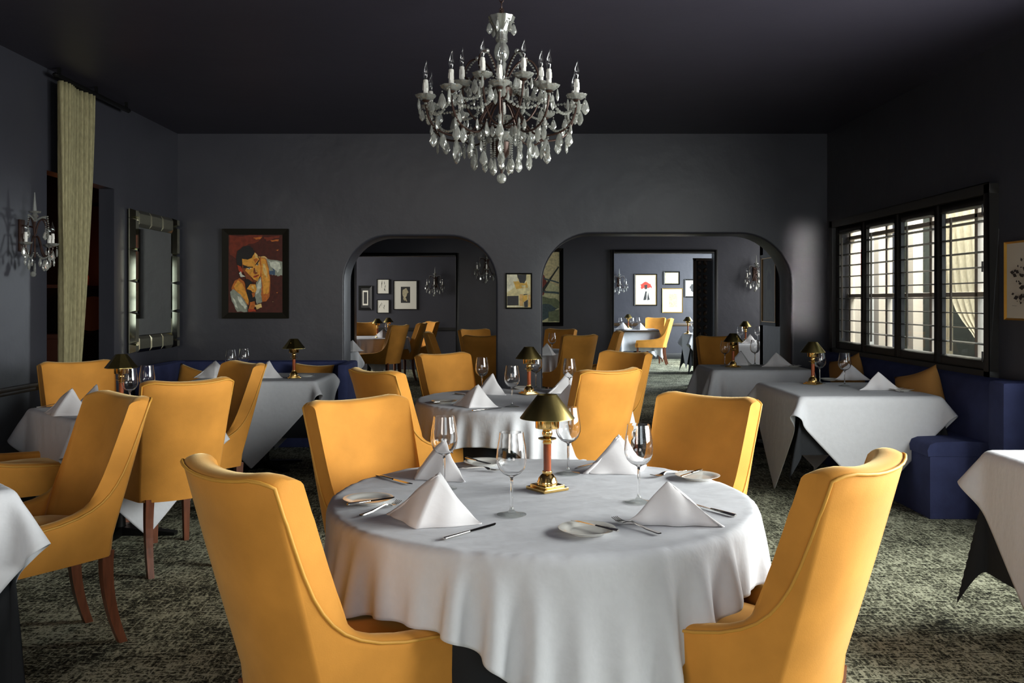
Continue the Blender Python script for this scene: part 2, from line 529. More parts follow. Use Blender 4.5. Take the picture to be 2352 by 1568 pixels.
# ------------------------------------------------------------------ shuttered window
sh = bpy.data.objects.new('window_3', None); COL.objects.link(sh); sh['kind'] = 'structure'
X0 = XR - 0.03
m = MB()
Y0, Y1, Z0, Z1 = 5.84, 8.76, 0.86, 2.17
for (a, b, c_, d_) in ((Y0, Y0 + .075, Z0, Z1), (Y1 - .075, Y1, Z0, Z1), (Y0, Y1, Z0, Z0 + .07), (Y0, Y1, Z1 - .07, Z1)):
    m.box(X0 - 0.035, XR + 0.02, a, b, c_, d_)
m.build('shutter_surround', M_SHUT, sh, bevel=0.006)
panels = [(5.955, 6.55), (6.67, 7.235), (7.36, 7.94), (8.06, 8.59)]
OZ0, OZ1 = 0.985, 2.045
edges = [5.915, 6.61, 7.2975, 8.0, 8.685]
for k, (a, b) in enumerate(panels):
    pl, pr = edges[k] + .003, edges[k + 1] - .003
    m = MB()
    m.box(X0, X0 + .03, pl, a, .93, 2.10); m.box(X0, X0 + .03, b, pr, .93, 2.10)
    m.box(X0, X0 + .03, a, b, .93, OZ0); m.box(X0, X0 + .03, a, b, OZ1, 2.10)
    fr = m.build('shutter_panel', M_SHUT, sh, bevel=0.003)
    m = MB(); N = 10; sp = (OZ1 - OZ0) / N
    for i in range(N + 1):
        z = OZ0 + 0.01 + i * (OZ1 - OZ0 - 0.02) / N
        til = -0.05 + 0.16 * max(0, (4 - i)) / 4
        P = []
        for q in range(10):
            an = 2 * PI * q / 10
            px_, pz_ = 0.042 * math.cos(an), 0.0042 * math.sin(an)
            P.append((X0 + .015 + px_ * math.cos(til) - pz_ * math.sin(til), z + px_ * math.sin(til) + pz_ * math.cos(til)))
        n = len(P)
        m.add([(x, a, zz) for x, zz in P] + [(x, b, zz) for x, zz in P],
              [(i_, (i_ + 1) % n, (i_ + 1) % n + n, i_ + n) for i_ in range(n)])
    m.build('louvre_blades', M_SHUT, fr)
    m = MB(); yc = a + (b - a) * .30
    m.box(X0 - .045, X0 - .033, (a + b) / 2 + .08, (a + b) / 2 + .094, OZ0 + .05, OZ1 - .06)
    m.build('tilt_rod', mat('worn_tilt_rod', (0.16, 0.13, 0.09), .4), fr)
for z in (1.02, 1.62, 2.0):
    m = MB(); m.tube([(X0 - .04, 5.915, z - .035), (X0 - .04, 5.915, z + .035)], .006); m.build('hinge', M_SHUT, sh)
# glazed timber window outside the shutters
m = MB()
for y in (5.92, 6.30, 6.98, 7.62, 7.80, 8.30, 8.64):
    m.box(XR + .09, XR + .135, y - .022, y + .022, .93, 2.09)
for z in (.93, 1.42, 1.98): m.box(XR + .09, XR + .135, 5.9, 8.7, z, z + .035)
m.build('outer_frame', M_CREAMWOOD, sh, bevel=.004)
m = MB(); m.box(XR + .11, XR + .114, 5.9, 8.7, .93, 2.09); m.build('window_pane', M_PANE, sh)


# patio beyond the shutters
def drape(name, label, pts_top, pts_bot, z0, z1, mtl, folds=9, amp=0.03, tie=None, axis='x'):
    """hanging cloth between two lines (x,y) pairs; tie=(height, squeeze)"""
    nu, nv = folds * 8 + 1, 24; P = []
    for i in range(nu):
        u = i / (nu - 1); row = []
        for j in range(nv + 1):
            v = j / nv; z = z1 + (z0 - z1) * v
            ax, ay = pts_top[0]; bx, by = pts_top[1]; cx, cy = pts_bot[0]; dx, dy = pts_bot[1]
            x = (ax + (bx - ax) * u) * (1 - v) + (cx + (dx - cx) * u) * v
            y = (ay + (by - ay) * u) * (1 - v) + (cy + (dy - cy) * u) * v
            if tie:
                sq = 1 - tie[1] * math.exp(-((z - tie[0]) / .28) ** 2)
                mx_, my_ = tie[2]
                x = mx_ + (x - mx_) * sq; y = my_ + (y - my_) * sq
            w_ = amp * math.sin(2 * PI * folds * u + .8 * math.sin(5 * u)) * (.7 + .3 * math.sin(3 * v + 7 * u))
            if axis == 'x': x += w_
            else: y += w_
            row.append((x, y, z))
        P.append(row)
    mb = MB(); mb.grid(P)
    o = mb.build(name, mtl, angle=80)
    md = o.modifiers.new('thickness', 'SOLIDIFY'); md.thickness = .003
    tag(o, label, 'curtain')
    return o


drape('patio_curtain', 'cream patio curtain gathered and tied, behind the nearest shutter panels', [(4.25, 8.85), (4.25, 7.1)],
      [(4.25, 8.3), (4.25, 7.4)], 0.2, 2.6, M_CREAMDRAPE, 12, .035, (.93, .8, (4.25, 7.85)))
drape('patio_curtain', 'cream curtain panel hanging outside behind the second shutter panel', [(4.5, 9.55), (4.5, 9.0)],
      [(4.5, 9.2), (4.5, 9.05)], 0.2, 2.6, M_CREAMDRAPE, 5, .03, None)
m = MB()
for y in (8.55, 9.75, 10.55): m.box(4.0, 4.14, y, y + .14, 0, 2.7)
for k in range(3): pass
o = MB()
for i, y in enumerate((8.80, 9.62, 10.36, 10.85)):
    p = MB(); p.box(4.0, 4.10, y, y + .13, 0, 2.7); p.box(3.96, 4.14, y - .02, y + .15, 0, .12)
    tag(p.build('patio_post', M_CREAMWOOD, bevel=.006), ['cream timber patio post beside the tied cream curtain', 'cream patio post seen through the second shutter panel from the right',
        'cream patio post seen through the third shutter panel from the right', 'broad cream post seen through the farthest shutter panel'][i], 'post')
p = MB(); p.box(4.28, 4.85, 11.25, 11.275, 0.0, 2.6)
tag(p.build('patio_screen', mat('pale_screen', (.62, .62, .60), .7)), 'pale wall screen on the patio behind the farthest shutter panel', 'screen')
p = MB(); p.box(4.425, 4.475, 11.235, 11.248, 1.68, 2.03)
tag(p.build('red_banner', mat('red_banner_cloth', (.75, .02, .03), .6)), 'narrow red banner hanging on the pale patio wall', 'banner')
p = MB(); p.box(4.9, 4.94, 6.8, 11.2, 0, 2.5)
tag(p.build('patio_planter_screen', mat('dark_hedge', (.012, .016, .010), .9, noise=.4, nscale=20)), 'dark screen panel standing on the patio behind the middle shutters', 'screen')
m = MB(); m.box(XR + .14, 8.5, 4.8, 14.0, -.08, .0)
m.box(5.2, 8.5, 11.0, 11.1, 0, .3)
struct(m, 'floor_patio', mat('patio_stone', (.25, .22, .18), .8, noise=.2, nscale=4))

# ------------------------------------------------------------------ bar niche behind the left curtain
m = MB()
m.box(XL - 1.5, XL - 1.4, 5.6, 8.6, 0, ZC); m.box(XL - 1.5, XL - .13, 5.5, 5.6, 0, ZC); m.box(XL - 1.5, XL - .13, 8.6, 8.7, 0, ZC)
struct(m, 'wall_niche', mat('niche_paint', (.03, .014, .010), .6))
bar = thing('bar_shelf', 'dark wooden bar shelving seen through the doorway beside the gold drape', 'shelf')
m = MB(); m.box(XL - .90, XL - .45, 7.7, 8.58, 0, 1.06); m.build('cabinet', mat('bar_wood', (.05, .016, .010), .4), bar, bevel=.006)
m = MB(); m.box(XL - .92, XL - .43, 7.68, 8.59, 1.06, 1.10); m.build('counter', MATS['bar_wood'], bar, bevel=.006)
for z in (1.50,):
    m = MB(); m.box(XL - .92, XL - .43, 7.7, 8.59, z, z + .03); m.build('shelf_board', MATS['bar_wood'], bar, bevel=.004)
m = MB(); m.box(XL - .92, XL - .45, 8.56, 8.59, 1.1, 2.3); m.build('back_panel', MATS['bar_wood'], bar)
M_AMBER = mat('amber_glass', (.75, .12, .03), .2)
for i, (x, h, r, lb) in enumerate(((-.50, .09, .028, 'small amber votive jar at the front of the bar shelf'), (-.60, .13, .035, 'taller amber jar on the bar shelf behind the votive'),
                                   (-.72, .10, .04, 'wide orange jar at the inner end of the bar shelf'))):
    m = MB(); m.lathe([(r * .8, 0), (r, .01), (r, h * .8), (r * .7, h), (r * .62, h), (r * .9, h * .8), (0, .012)], 20)
    o = tag(m.build('votive_jar', M_AMBER), lb, 'jar'); o.location = (XL + x, 8.1 + .08 * i, 1.53)
m = MB(); m.lathe([(0, 0), (.05, 0), (.16, .02), (.165, .025), (.06, .012), (0, .01)], 32)
o = tag(m.build('orange_platter', mat('terracotta_glaze', (.55, .14, .05), .4)), 'round terracotta platter leaning on the bar counter', 'platter')
o.location = (XL - .55, 8.35, 1.265); o.rotation_euler = (math.radians(80), 0, 0)
lg = bpy.data.lights.new('bar_lamp', 'POINT'); lg.energy = 0.9; lg.color = (1, .32, .12); lg.shadow_soft_size = .08
lo = bpy.data.objects.new('bar_lamp', lg); COL.objects.link(lo); lo.location = (XL - .55, 8.0, 1.75)

# gold drape, its rail
def gold():
    nu, nv, folds = 133, 40, 11; P = []
    for i in range(nu):
        u = i / (nu - 1); row = []
        for j in range(nv + 1):
            v = j / nv; z = 2.985 + (0.03 - 2.985) * v
            ya = 6.42; yb = 6.93 - .20 * min(1, v / .75) ** 1.6
            y = ya + (yb - ya) * u
            x = XL + .10 + .030 * math.sin(2 * PI * folds * u + 2.2 * math.sin(4 * u + v)) * (1.0 - .2 * v) + .016 * math.sin(9 * u + 2 * v)
            row.append((x, y, z))
        P.append(row)
    mb = MB(); mb.grid(P)
    o = mb.build('gold_curtain', M_DRAPE, angle=85)
    md = o.modifiers.new('thickness', 'SOLIDIFY'); md.thickness = .003
    tag(o, 'tall gold linen curtain hanging from the ceiling rail by the left doorway', 'curtain')
gold()
rail = thing('curtain_rail', 'dark curtain rail fixed under the ceiling above the gold drape', 'curtain rail')
m = MB(); m.box(XL + .085, XL + .115, 6.38, 7.60, 3.0, 3.03); m.build('rail', M_BLACKMETAL, rail, bevel=.003)
for y in (6.42, 7.0, 7.55):
    m = MB(); m.box(XL + .09, XL + .11, y, y + .02, 3.03, 3.08); m.build('bracket', M_BLACKMETAL, rail)
for y in (6.38, 7.60):
    m = MB(); m.lathe([(0, -.02), (.018, -.01), (.022, 0), (.018, .01), (0, .02)], 12, Matrix.Translation((XL + .10, y, 3.015)))
    m.build('finial', M_BLACKMETAL, rail)


# ------------------------------------------------------------------ pictures
def poly_art(mb, polys, w, h, y, x0=0, z0=0):
    """coloured shapes lying on a canvas facing -Y; polys = (mat index, [(u,v)...]) with v downwards"""
    for k, (mi, pts) in enumerate(polys):
        mb.cur = mi
        yy = y - .0004 * (k + 1)
        vs = [(x0 + u * w, yy, z0 + h * (1 - v)) for u, v in pts]
        mb.add(vs, [tuple(range(len(vs)))])


def picture(name, label, w, h, fw, fd, fmat, bgmat, mats=(), polys=(), matw=0, gold=None, loc=(0, 0, 0), rz=0, glass=False):
    """framed picture; local x along the wall, faces -Y, origin at the bottom left corner on the wall"""
    t = thing(name, label, 'picture', loc, rz)
    m = MB()
    def bar(a, b, c_, d_):      # mitred moulding, outer to inner, sloping
        m.add([(a[0], 0, a[1]), (b[0], 0, b[1]), (c_[0], 0, c_[1]), (d_[0], 0, d_[1]),
               (a[0], -fd, a[1]), (b[0], -fd, b[1]), (c_[0], -fd * .55, c_[1]), (d_[0], -fd * .55, d_[1])],
              [(4, 5, 6, 7), (0, 1, 5, 4), (2, 3, 7, 6), (0, 4, 7, 3), (1, 2, 6, 5)])
    o = [(0, 0), (w, 0), (w, h), (0, h)]; i = [(fw, fw), (w - fw, fw), (w - fw, h - fw), (fw, h - fw)]
    for k in range(4): bar(o[k], o[(k + 1) % 4], i[(k + 1) % 4], i[k])
    m.build('frame', fmat, t, angle=20)
    m = MB(); iw, ih = w - 2 * fw, h - 2 * fw
    m.box(fw, w - fw, -fd * .5, -.002, fw, h - fw)
    poly_art(m, [(a + 1, p) for a, p in polys], iw, ih, -fd * .5, fw, fw)
    m.build('canvas', [bgmat] + list(mats), t, smooth=False)
    if gold:
        m = MB(); g_ = .006
        m.box(fw - g_, fw, -fd * .8, -.001, fw - g_, h - fw + g_); m.box(w - fw, w - fw + g_, -fd * .8, -.001, fw - g_, h - fw + g_)
        m.box(fw, w - fw, -fd * .8, -.001, fw - g_, fw); m.box(fw, w - fw, -fd * .8, -.001, h - fw, h - fw + g_)
        m.build('gilt_slip', gold, t)
    return t


def pm(name, c, r=.5): return mat('paint_' + name, c, r, noise=.25, nscale=30)


def wob(pts, a=.012, n=3, seed=1):
    rnd = random.Random(seed); out = []
    for k in range(len(pts)):
        p, q = pts[k], pts[(k + 1) % len(pts)]
        for i in range(n):
            t = i / n
            out.append((p[0] + (q[0] - p[0]) * t + (rnd.uniform(-a, a) if i else 0), p[1] + (q[1] - p[1]) * t + (rnd.uniform(-a, a) if i else 0)))
    return [(min(.999, max(.001, x)), min(.999, max(.001, y))) for x, y in out]


# portrait on the back wall. shapes measured on the canvas, in units of 820 x 1140
def N(*pts): return [((x - 185) / 820, (y - 205) / 1140) for x, y in pts]


pc = [pm('umber', (.075, .012, .006)), pm('russet', (.20, .03, .012)), pm('black', (.010, .008, .008)), pm('flesh', (.95, .42, .06)),
      pm('flesh_light', (.98, .66, .24)), pm('shadow', (.28, .07, .02)), pm('shirt', (.36, .38, .30)), pm('shirt_light', (.78, .80, .66)),
      pm('blue', (.07, .12, .20)), pm('red', (.50, .06, .02)), pm('orange', (.62, .17, .03))]
U, RU, BK, FL, FLL, SHD, SHI, SHL, BL, RD, OG = range(11)
port = [
    (RU, wob(N((200, 210), (700, 210), (640, 300), (420, 380), (300, 560), (210, 500)), .02, 3, 2)),
    (OG, wob(N((560, 245), (700, 235), (660, 270), (600, 275)), .004)), (OG, wob(N((820, 285), (950, 270), (940, 300), (840, 305)), .004)),
    (RU, wob(N((720, 240), (960, 220), (950, 250), (760, 300)), .01)), (OG, wob(N((900, 430), (950, 420), (930, 440)), .002)),
    # far sleeve
    (FLL, wob(N((640, 520), (740, 520), (800, 570), (780, 640), (690, 640)), .006)),
    (SHI, wob(N((740, 545), (1003, 600), (1003, 800), (930, 815), (880, 790), (800, 790), (700, 640)), .008)),
    (SHL, wob(N((780, 580), (960, 610), (980, 700), (930, 760), (850, 690)), .012)),
    (BL, wob(N((800, 730), (870, 735), (850, 690), (890, 720), (895, 790), (810, 790)), .004)),
    # vest
    (OG, wob(N((660, 520), (760, 560), (800, 700), (822, 900), (810, 1110), (760, 1180), (700, 1190), (680, 1000), (670, 780)), .008)),
    (FL, wob(N((680, 540), (745, 560), (790, 700), (812, 900), (795, 1060), (720, 1080), (700, 900), (690, 700)), .008)),
    (FLL, wob(N((700, 620), (740, 640), (775, 760), (770, 850), (720, 760)), .008)),
    (OG, wob(N((235, 980), (280, 880), (350, 840), (430, 900), (450, 1010), (520, 1130), (490, 1240), (380, 1150), (240, 1020)), .008)),
    (FL, wob(N((270, 960), (330, 870), (400, 920), (440, 1030), (500, 1140), (480, 1220), (400, 1120), (290, 1010)), .008)),
    (BK, wob(N((450, 1000), (540, 1020), (600, 1060), (590, 1200), (520, 1260), (480, 1345), (500, 1180)), .008)),
    # near sleeve
    (SHI, wob(N((212, 1040), (260, 1000), (370, 1080), (470, 1230), (480, 1335), (320, 1335), (240, 1180)), .006)),
    (SHL, wob(N((300, 1080), (380, 1130), (470, 1260), (440, 1300), (360, 1200)), .008)),
    (SHL, wob(N((240, 1100), (300, 1180), (330, 1290), (290, 1260)), .006)),
    # shirt front
    (SHI, wob(N((610, 900), (680, 820), (695, 960), (680, 1080), (700, 1190), (620, 1225), (590, 1120)), .006)),
    (SHL, wob(N((625, 930), (680, 850), (680, 980), (640, 1060), (600, 1080)), .005)),
    # head: hair, ear, face
    (RD, wob(N((320, 650), (370, 655), (410, 740), (390, 770), (350, 740)), .004)),
    (BK, wob(N((305, 560), (320, 450), (400, 385), (490, 365), (560, 400), (580, 470), (545, 540), (480, 570), (395, 560), (400, 640), (370, 670), (320, 640)), .006)),
    (FL, wob(N((395, 555), (480, 570), (545, 540), (590, 465), (630, 500), (660, 590), (680, 700), (670, 800), (630, 890), (570, 860), (500, 790), (430, 720), (400, 640)), .003)),
    (SHD, wob(N((400, 640), (470, 670), (440, 730), (500, 790), (570, 880), (530, 910), (470, 880), (440, 790), (395, 720)), .004)),
    (FLL, wob(N((580, 465), (620, 490), (640, 550), (600, 540)), .003)), (OG, wob(N((570, 560), (620, 550), (640, 580), (590, 620)), .004)),
    (BK, wob(N((410, 640), (480, 672), (560, 672), (560, 690), (470, 690), (420, 700)), .003)),
    (BK, wob(N((590, 655), (650, 570), (658, 590), (620, 640)), .002)),
    (SHL, wob(N((465, 700), (510, 688), (545, 695), (500, 712)), .002)), (BK, N((495, 695), (515, 692), (515, 706), (500, 708))),
    (SHL, wob(N((610, 650), (645, 620), (650, 635), (625, 660)), .002)), (BK, N((625, 638), (640, 628), (640, 645), (628, 650))),
    (SHD, wob(N((575, 690), (590, 690), (600, 750), (640, 765), (600, 785), (570, 770)), .002)),
    (FLL, wob(N((590, 680), (615, 740), (635, 755), (605, 750)), .002)),
    (RD, wob(N((565, 815), (610, 800), (655, 785), (650, 805), (610, 830), (580, 835)), .002)), (BK, N((565, 815), (612, 806), (655, 787), (612, 812))),
    (SHD, wob(N((560, 860), (620, 880), (600, 905), (570, 890)), .003)),
    (BK, wob(N((440, 850), (500, 860), (560, 900), (520, 960), (460, 990), (450, 920)), .004)),
    # hand at the chin
    (FL, wob(N((470, 1000), (520, 930), (600, 930), (620, 1010), (600, 1050), (560, 1050), (530, 1020)), .004)),
    (FLL, wob(N((530, 940), (570, 960), (590, 1010), (550, 990)), .003)), (SHD, N((520, 950), (545, 945), (530, 960))),
    (OG, wob(N((545, 1060), (595, 1050), (590, 1110), (560, 1125)), .003)),
    (SHL, wob(N((350, 770), (380, 740), (400, 790), (450, 820), (380, 825)), .003)),
    (OG, wob(N((520, 1190), (590, 1180), (600, 1260), (560, 1320), (500, 1300)), .006)),
    (FLL, wob(N((590, 1235), (690, 1215), (700, 1270), (620, 1300)), .006)), (RD, wob(N((490, 1290), (600, 1300), (610, 1330), (490, 1335)), .004)),
    (OG, N((915, 1050), (945, 1045), (930, 1065))), (FLL, N((860, 1185), (872, 1182), (868, 1192))),
]
M_DKFRAME = mat('dark_bronze_frame', (.012, .010, .006), .75, spec=.2)
pA = PD(513, 731, D1); pB = PD(664, 526, D1)
picture('portrait_painting', 'framed oil portrait of a dark-haired man leaning on his hand, left of the arches', pB.x - pA.x, pB.z - pA.z, .06, .05, M_DKFRAME,
        pc[U], pc, port, loc=(pA.x, D1, pA.z))

# abstract between the arches
ac = [pm('cream', (.76, .66, .34)), pm('ochre', (.72, .42, .06)), pm('ink', (.012, .012, .014)), pm('peach', (.78, .48, .16)), pm('ivory', (.80, .76, .55))]
abst = [(4, [(0, 0), (.42, 0), (.45, .18), (.30, .40), (0, .55)]), (2, wob([(.42, 0), (.82, 0), (.80, .18), (.72, .27), (.55, .25), (.47, .12)], .006)),
        (1, wob([(.27, .21), (.5, .21), (.56, .26), (.78, .27), (.83, .21), (.88, .40), (.6, .42), (.40, .45)], .008)),
        (0, [(.62, .33), (.80, .33), (.78, .40), (.64, .39)]),
        (2, [(.01, .655), (.49, .645), (.49, .935), (.01, .94)]), (4, [(.0, .95), (.66, .95), (.66, .985), (0, .985)]),
        (3, [(.54, .60), (.68, .60), (.69, .96), (.55, .96)]), (1, [(.66, .64), (.86, .62), (.86, .76), (.66, .86)]),
        (2, [(.70, .60), (.86, .59), (.86, .61), (.70, .63)]), (2, wob([(.72, .84), (.80, .80), (.88, .76), (.88, .99), (.74, .99)], .004, 2)),
        (3, [(.90, .62), (.99, .61), (.99, .98), (.90, .98)])]
pA = PD(1161, 709, D1); pB = PD(1222, 627, D1)
picture('abstract_print', 'small cream, ochre and black abstract in a thin black frame between the arches', pB.x - pA.x, pB.z - pA.z, .014, .03, M_BLACKMETAL,
        ac[0], ac, abst, loc=(pA.x, D1, pA.z))

# large painting on the middle room's wall
lc = [pm('lime_cream', (.62, .62, .34)), pm('brick', (.22, .035, .02)), pm('teal', (.05, .09, .10)), pm('moss', (.16, .20, .10)), pm('dark_olive', (.02, .022, .015)), pm('straw', (.75, .66, .36))]
big = [(5, wob([(.35, .0), (.99, .0), (.99, .5), (.5, .35)], .03)), (1, wob([(.55, .25), (.72, .33), (.78, .45), (.7, .62), (.58, .68), (.5, .5)], .03)),
       (3, wob([(.0, .55), (.6, .62), (.9, .66), (.99, .70), (.99, .8), (.5, .75), (.2, .8)], .02)), (2, wob([(.5, .78), (.8, .74), (.97, .80), (.9, .95), (.6, .97)], .03)),
       (4, wob([(.62, .60), (.98, .20), (.99, .22), (.66, .63)], .004)), (2, wob([(.7, .36), (.99, .43), (.99, .45), (.72, .39)], .004)), (2, wob([(.7, .55), (.99, .57), (.99, .60), (.72, .58)], .004)),
       (3, wob([(.8, .85), (.99, .82), (.99, .99), (.8, .99)], .01))]
picture('large_abstract_painting', 'large green and brick-red abstract painting in a black frame seen past the pillar', 1.0, 1.24, .06, .05, M_BLACKMETAL,
        lc[0], lc, big, loc=(-.14, D2, .98))

# side wall pictures
t = picture('dark_portrait', 'dim dark portrait in gilt and black frame beyond the right arch', .66, .88, .05, .04, M_BLACKMETAL,
            pm('deep_green', (.03, .032, .02)), [pm('coal', (.012, .012, .010)), pm('grey_olive', (.06, .06, .04))],
            [(1, wob([(.3, .2), (.5, .1), (.7, .2), (.7, .5), (.85, .99), (.15, .99), (.3, .5)], .02)), (0, wob([(.35, .3), (.5, .2), (.65, .3), (.6, .5), (.4, .5)], .02))],
            gold=mat('gilt', (.62, .38, .14), .35, .6), loc=(XR, 11.28, 1.08), rz=-PI / 2)
ink = []
rnd = random.Random(5)
for k in range(46):
    cy = .22 + .6 * rnd.random(); cx = .34 + rnd.gauss(0, .10) + .06 * math.sin(cy * 9); r_ = rnd.uniform(.012, .045)
    an = rnd.uniform(0, 6.28)
    ink.append((0, [(cx + r_ * math.cos(an + q * 2 * PI / 4) * (1.3 if q % 2 else .6), cy + r_ * .8 * math.sin(an + q * 2 * PI / 4)) for q in range(4)]))
ink.append((0, [(.16, .83), (.24, .832), (.24, .836), (.16, .834)]))
d0 = 3.21 * F_PX / (2311 - PX)
picture('ink_drawing', 'pale ink drawing in a thin gold frame right of the shutters', .62, .50, .012, .025, mat('gold_leaf_frame', (.75, .42, .08), .3, .8),
        mat('ivory_paper', (.62, .55, .45), .8), [pm('ink_brown', (.04, .03, .025))], ink, loc=(XR, d0, 1.27), rz=-PI / 2)

# pictures in the far rooms
M_PAPER = mat('paper', (.72, .70, .62), .7); M_GILT = mat('gilt_frame', (.65, .42, .12), .35, .7)
INK = pm('soft_ink', (.03, .03, .03)); REDI = pm('poppy', (.65, .05, .03)); SEPIA = pm('sepia', (.45, .40, .26))


def far_pic(label, a, d, fr, bg_, mats, polys, fw=.03, gold=None):
    p, q = PD(a[0], a[3], d), PD(a[2], a[1], d)
    picture('framed_print', label, q.x - p.x, q.z - p.z, fw, .03, fr, bg_, mats, polys, gold=gold, loc=(p.x, d, p.z))


def strokes(n, seed, x0=.2, x1=.8, y0=.2, y1=.8, w=.03, h=.25):
    rnd = random.Random(seed); out = []
    for k in range(n):
        x, y = rnd.uniform(x0, x1), rnd.uniform(y0, y1); hh = rnd.uniform(.3, 1) * h; s_ = rnd.uniform(-.06, .06)
        out.append((0, [(x, y - hh / 2), (x + w, y - hh / 2 + .02), (x + w + s_, y + hh / 2), (x + s_, y + hh / 2 - .02)]))
    return [(i, [(min(.98, max(.02, a)), min(.98, max(.02, b))) for a, b in p]) for i, p in out]


far_pic('narrow dark-framed print, leftmost in the far left room', (824, 656, 855, 712), D3L, M_BLACKMETAL, INK, [M_PAPER, INK],
        [(0, [(.18, .12), (.82, .12), (.82, .88), (.18, .88)]), (1, [(.3, .2), (.7, .2), (.7, .8), (.3, .8)])], .05)
far_pic('small white brush-stroke print, upper of the stacked pair in the far left room', (866, 641, 894, 675), D3L, M_BLACKMETAL, M_PAPER, [INK], strokes(8, 3), .012)
far_pic('small white brush-stroke print, lower of the stacked pair in the far left room', (866, 688, 894, 719), D3L, M_BLACKMETAL, M_PAPER, [INK], strokes(7, 9), .012)
far_pic('larger cream print with a dark figure panel in the far left room', (904, 644, 958, 711), D3L, M_BLACKMETAL, M_PAPER, [INK, SEPIA],
        [(0, [(.30, .20), (.72, .20), (.72, .78), (.30, .78)]), (1, wob([(.4, .3), (.55, .25), (.65, .4), (.5, .6), (.6, .72), (.45, .70), (.38, .5)], .02))], .014)
far_pic('black-framed print of a figure in a red hat in the far right room', (1457, 629, 1509, 702), D3R, M_BLACKMETAL, M_PAPER, [INK, REDI],
        [(1, wob([(.22, .32), (.5, .22), (.75, .30), (.80, .45), (.55, .42), (.3, .48)], .03)), (0, wob([(.42, .33), (.58, .33), (.56, .48), (.46, .48)], .01)),
         (0, wob([(.38, .85), (.48, .55), (.56, .55), (.52, .85)], .01)), (0, wob([(.58, .86), (.6, .56), (.7, .84)], .01))], .03, M_GILT)
far_pic('small landscape-format pencil sketch, upper of the middle pair in the far right room', (1524, 623, 1561, 654), D3R, M_BLACKMETAL, SEPIA, [M_PAPER, INK],
        [(0, [(.08, .08), (.92, .08), (.92, .92), (.08, .92)])], .03)
far_pic('gilt-framed faded drawing, lower of the middle pair in the far right room', (1521, 662, 1568, 718), D3R, M_GILT, M_PAPER, [SEPIA],
        [(0, wob([(.3, .2), (.75, .2), (.75, .8), (.3, .8)], .02))], .02)
far_pic('print of a black looping knot, half hidden by the carved screen', (1572, 641, 1618, 683), D3R, M_BLACKMETAL, M_PAPER, [INK],
        [(0, wob([(.30, .2), (.5, .25), (.62, .5), (.5, .78), (.35, .7), (.22, .5)], .03))], .03)

# ------------------------------------------------------------------ bevelled mirror on the left wall
mir = thing('bevelled_mirror', 'tall rectangular wall mirror with a border of angled glass strips, left of the portrait', 'mirror', (XL, 7.79, .925))
MW, MH, BW = 1.13, 1.28, .155
m = MB(); m.box(0.0, .02, 0.01, MW - .01, 0.01, MH - .01); m.build('backing', M_BLACKMETAL, mir)
m = MB(); m.box(.02, .034, BW, MW - BW, BW, MH - BW); m.build('mirror_glass', M_MIRROR, mir, smooth=False)


def bevel_tile(y0, y1, z0, z1, vert):
    m = MB(); b = .042 if vert else .03; e = .014; g_ = .003
    y0 += g_; y1 -= g_; z0 += g_; z1 -= g_
    by = b if vert else e; bz = e if vert else b
    vs = [(.02, y0, z0), (.02, y1, z0), (.02, y1, z1), (.02, y0, z1),
          (.028, y0, z0), (.028, y1, z0), (.028, y1, z1), (.028, y0, z1),
          (.028 + (.037 if vert else .02), y0 + by, z0 + bz), (.028 + (.037 if vert else .02), y1 - by, z0 + bz), (.028 + (.037 if vert else .02), y1 - by, z1 - bz), (.028 + (.037 if vert else .02), y0 + by, z1 - bz)]
    m.add(vs, [(0, 1, 5, 4), (1, 2, 6, 5), (2, 3, 7, 6), (3, 0, 4, 7), (4, 5, 9, 8), (5, 6, 10, 9), (6, 7, 11, 10), (7, 4, 8, 11), (8, 9, 10, 11)])
    m.build('bevelled_tile', M_BEVEL, mir, smooth=False)


for side in (0, MW - BW):
    for k in range(4):
        z0 = BW * .55 + k * (MH - BW * 1.1) / 4
        bevel_tile(side, side + BW, z0, z0 + (MH - BW * 1.1) / 4, True)
    bevel_tile(side, side + BW, 0, BW * .55, True); bevel_tile(side, side + BW, MH - BW * .55, MH, True)
for z0 in (0, MH - BW):
    for k in range(3):
        y0 = BW + k * (MW - 2 * BW) / 3
        bevel_tile(y0, y0 + (MW - 2 * BW) / 3, z0, z0 + BW, False)


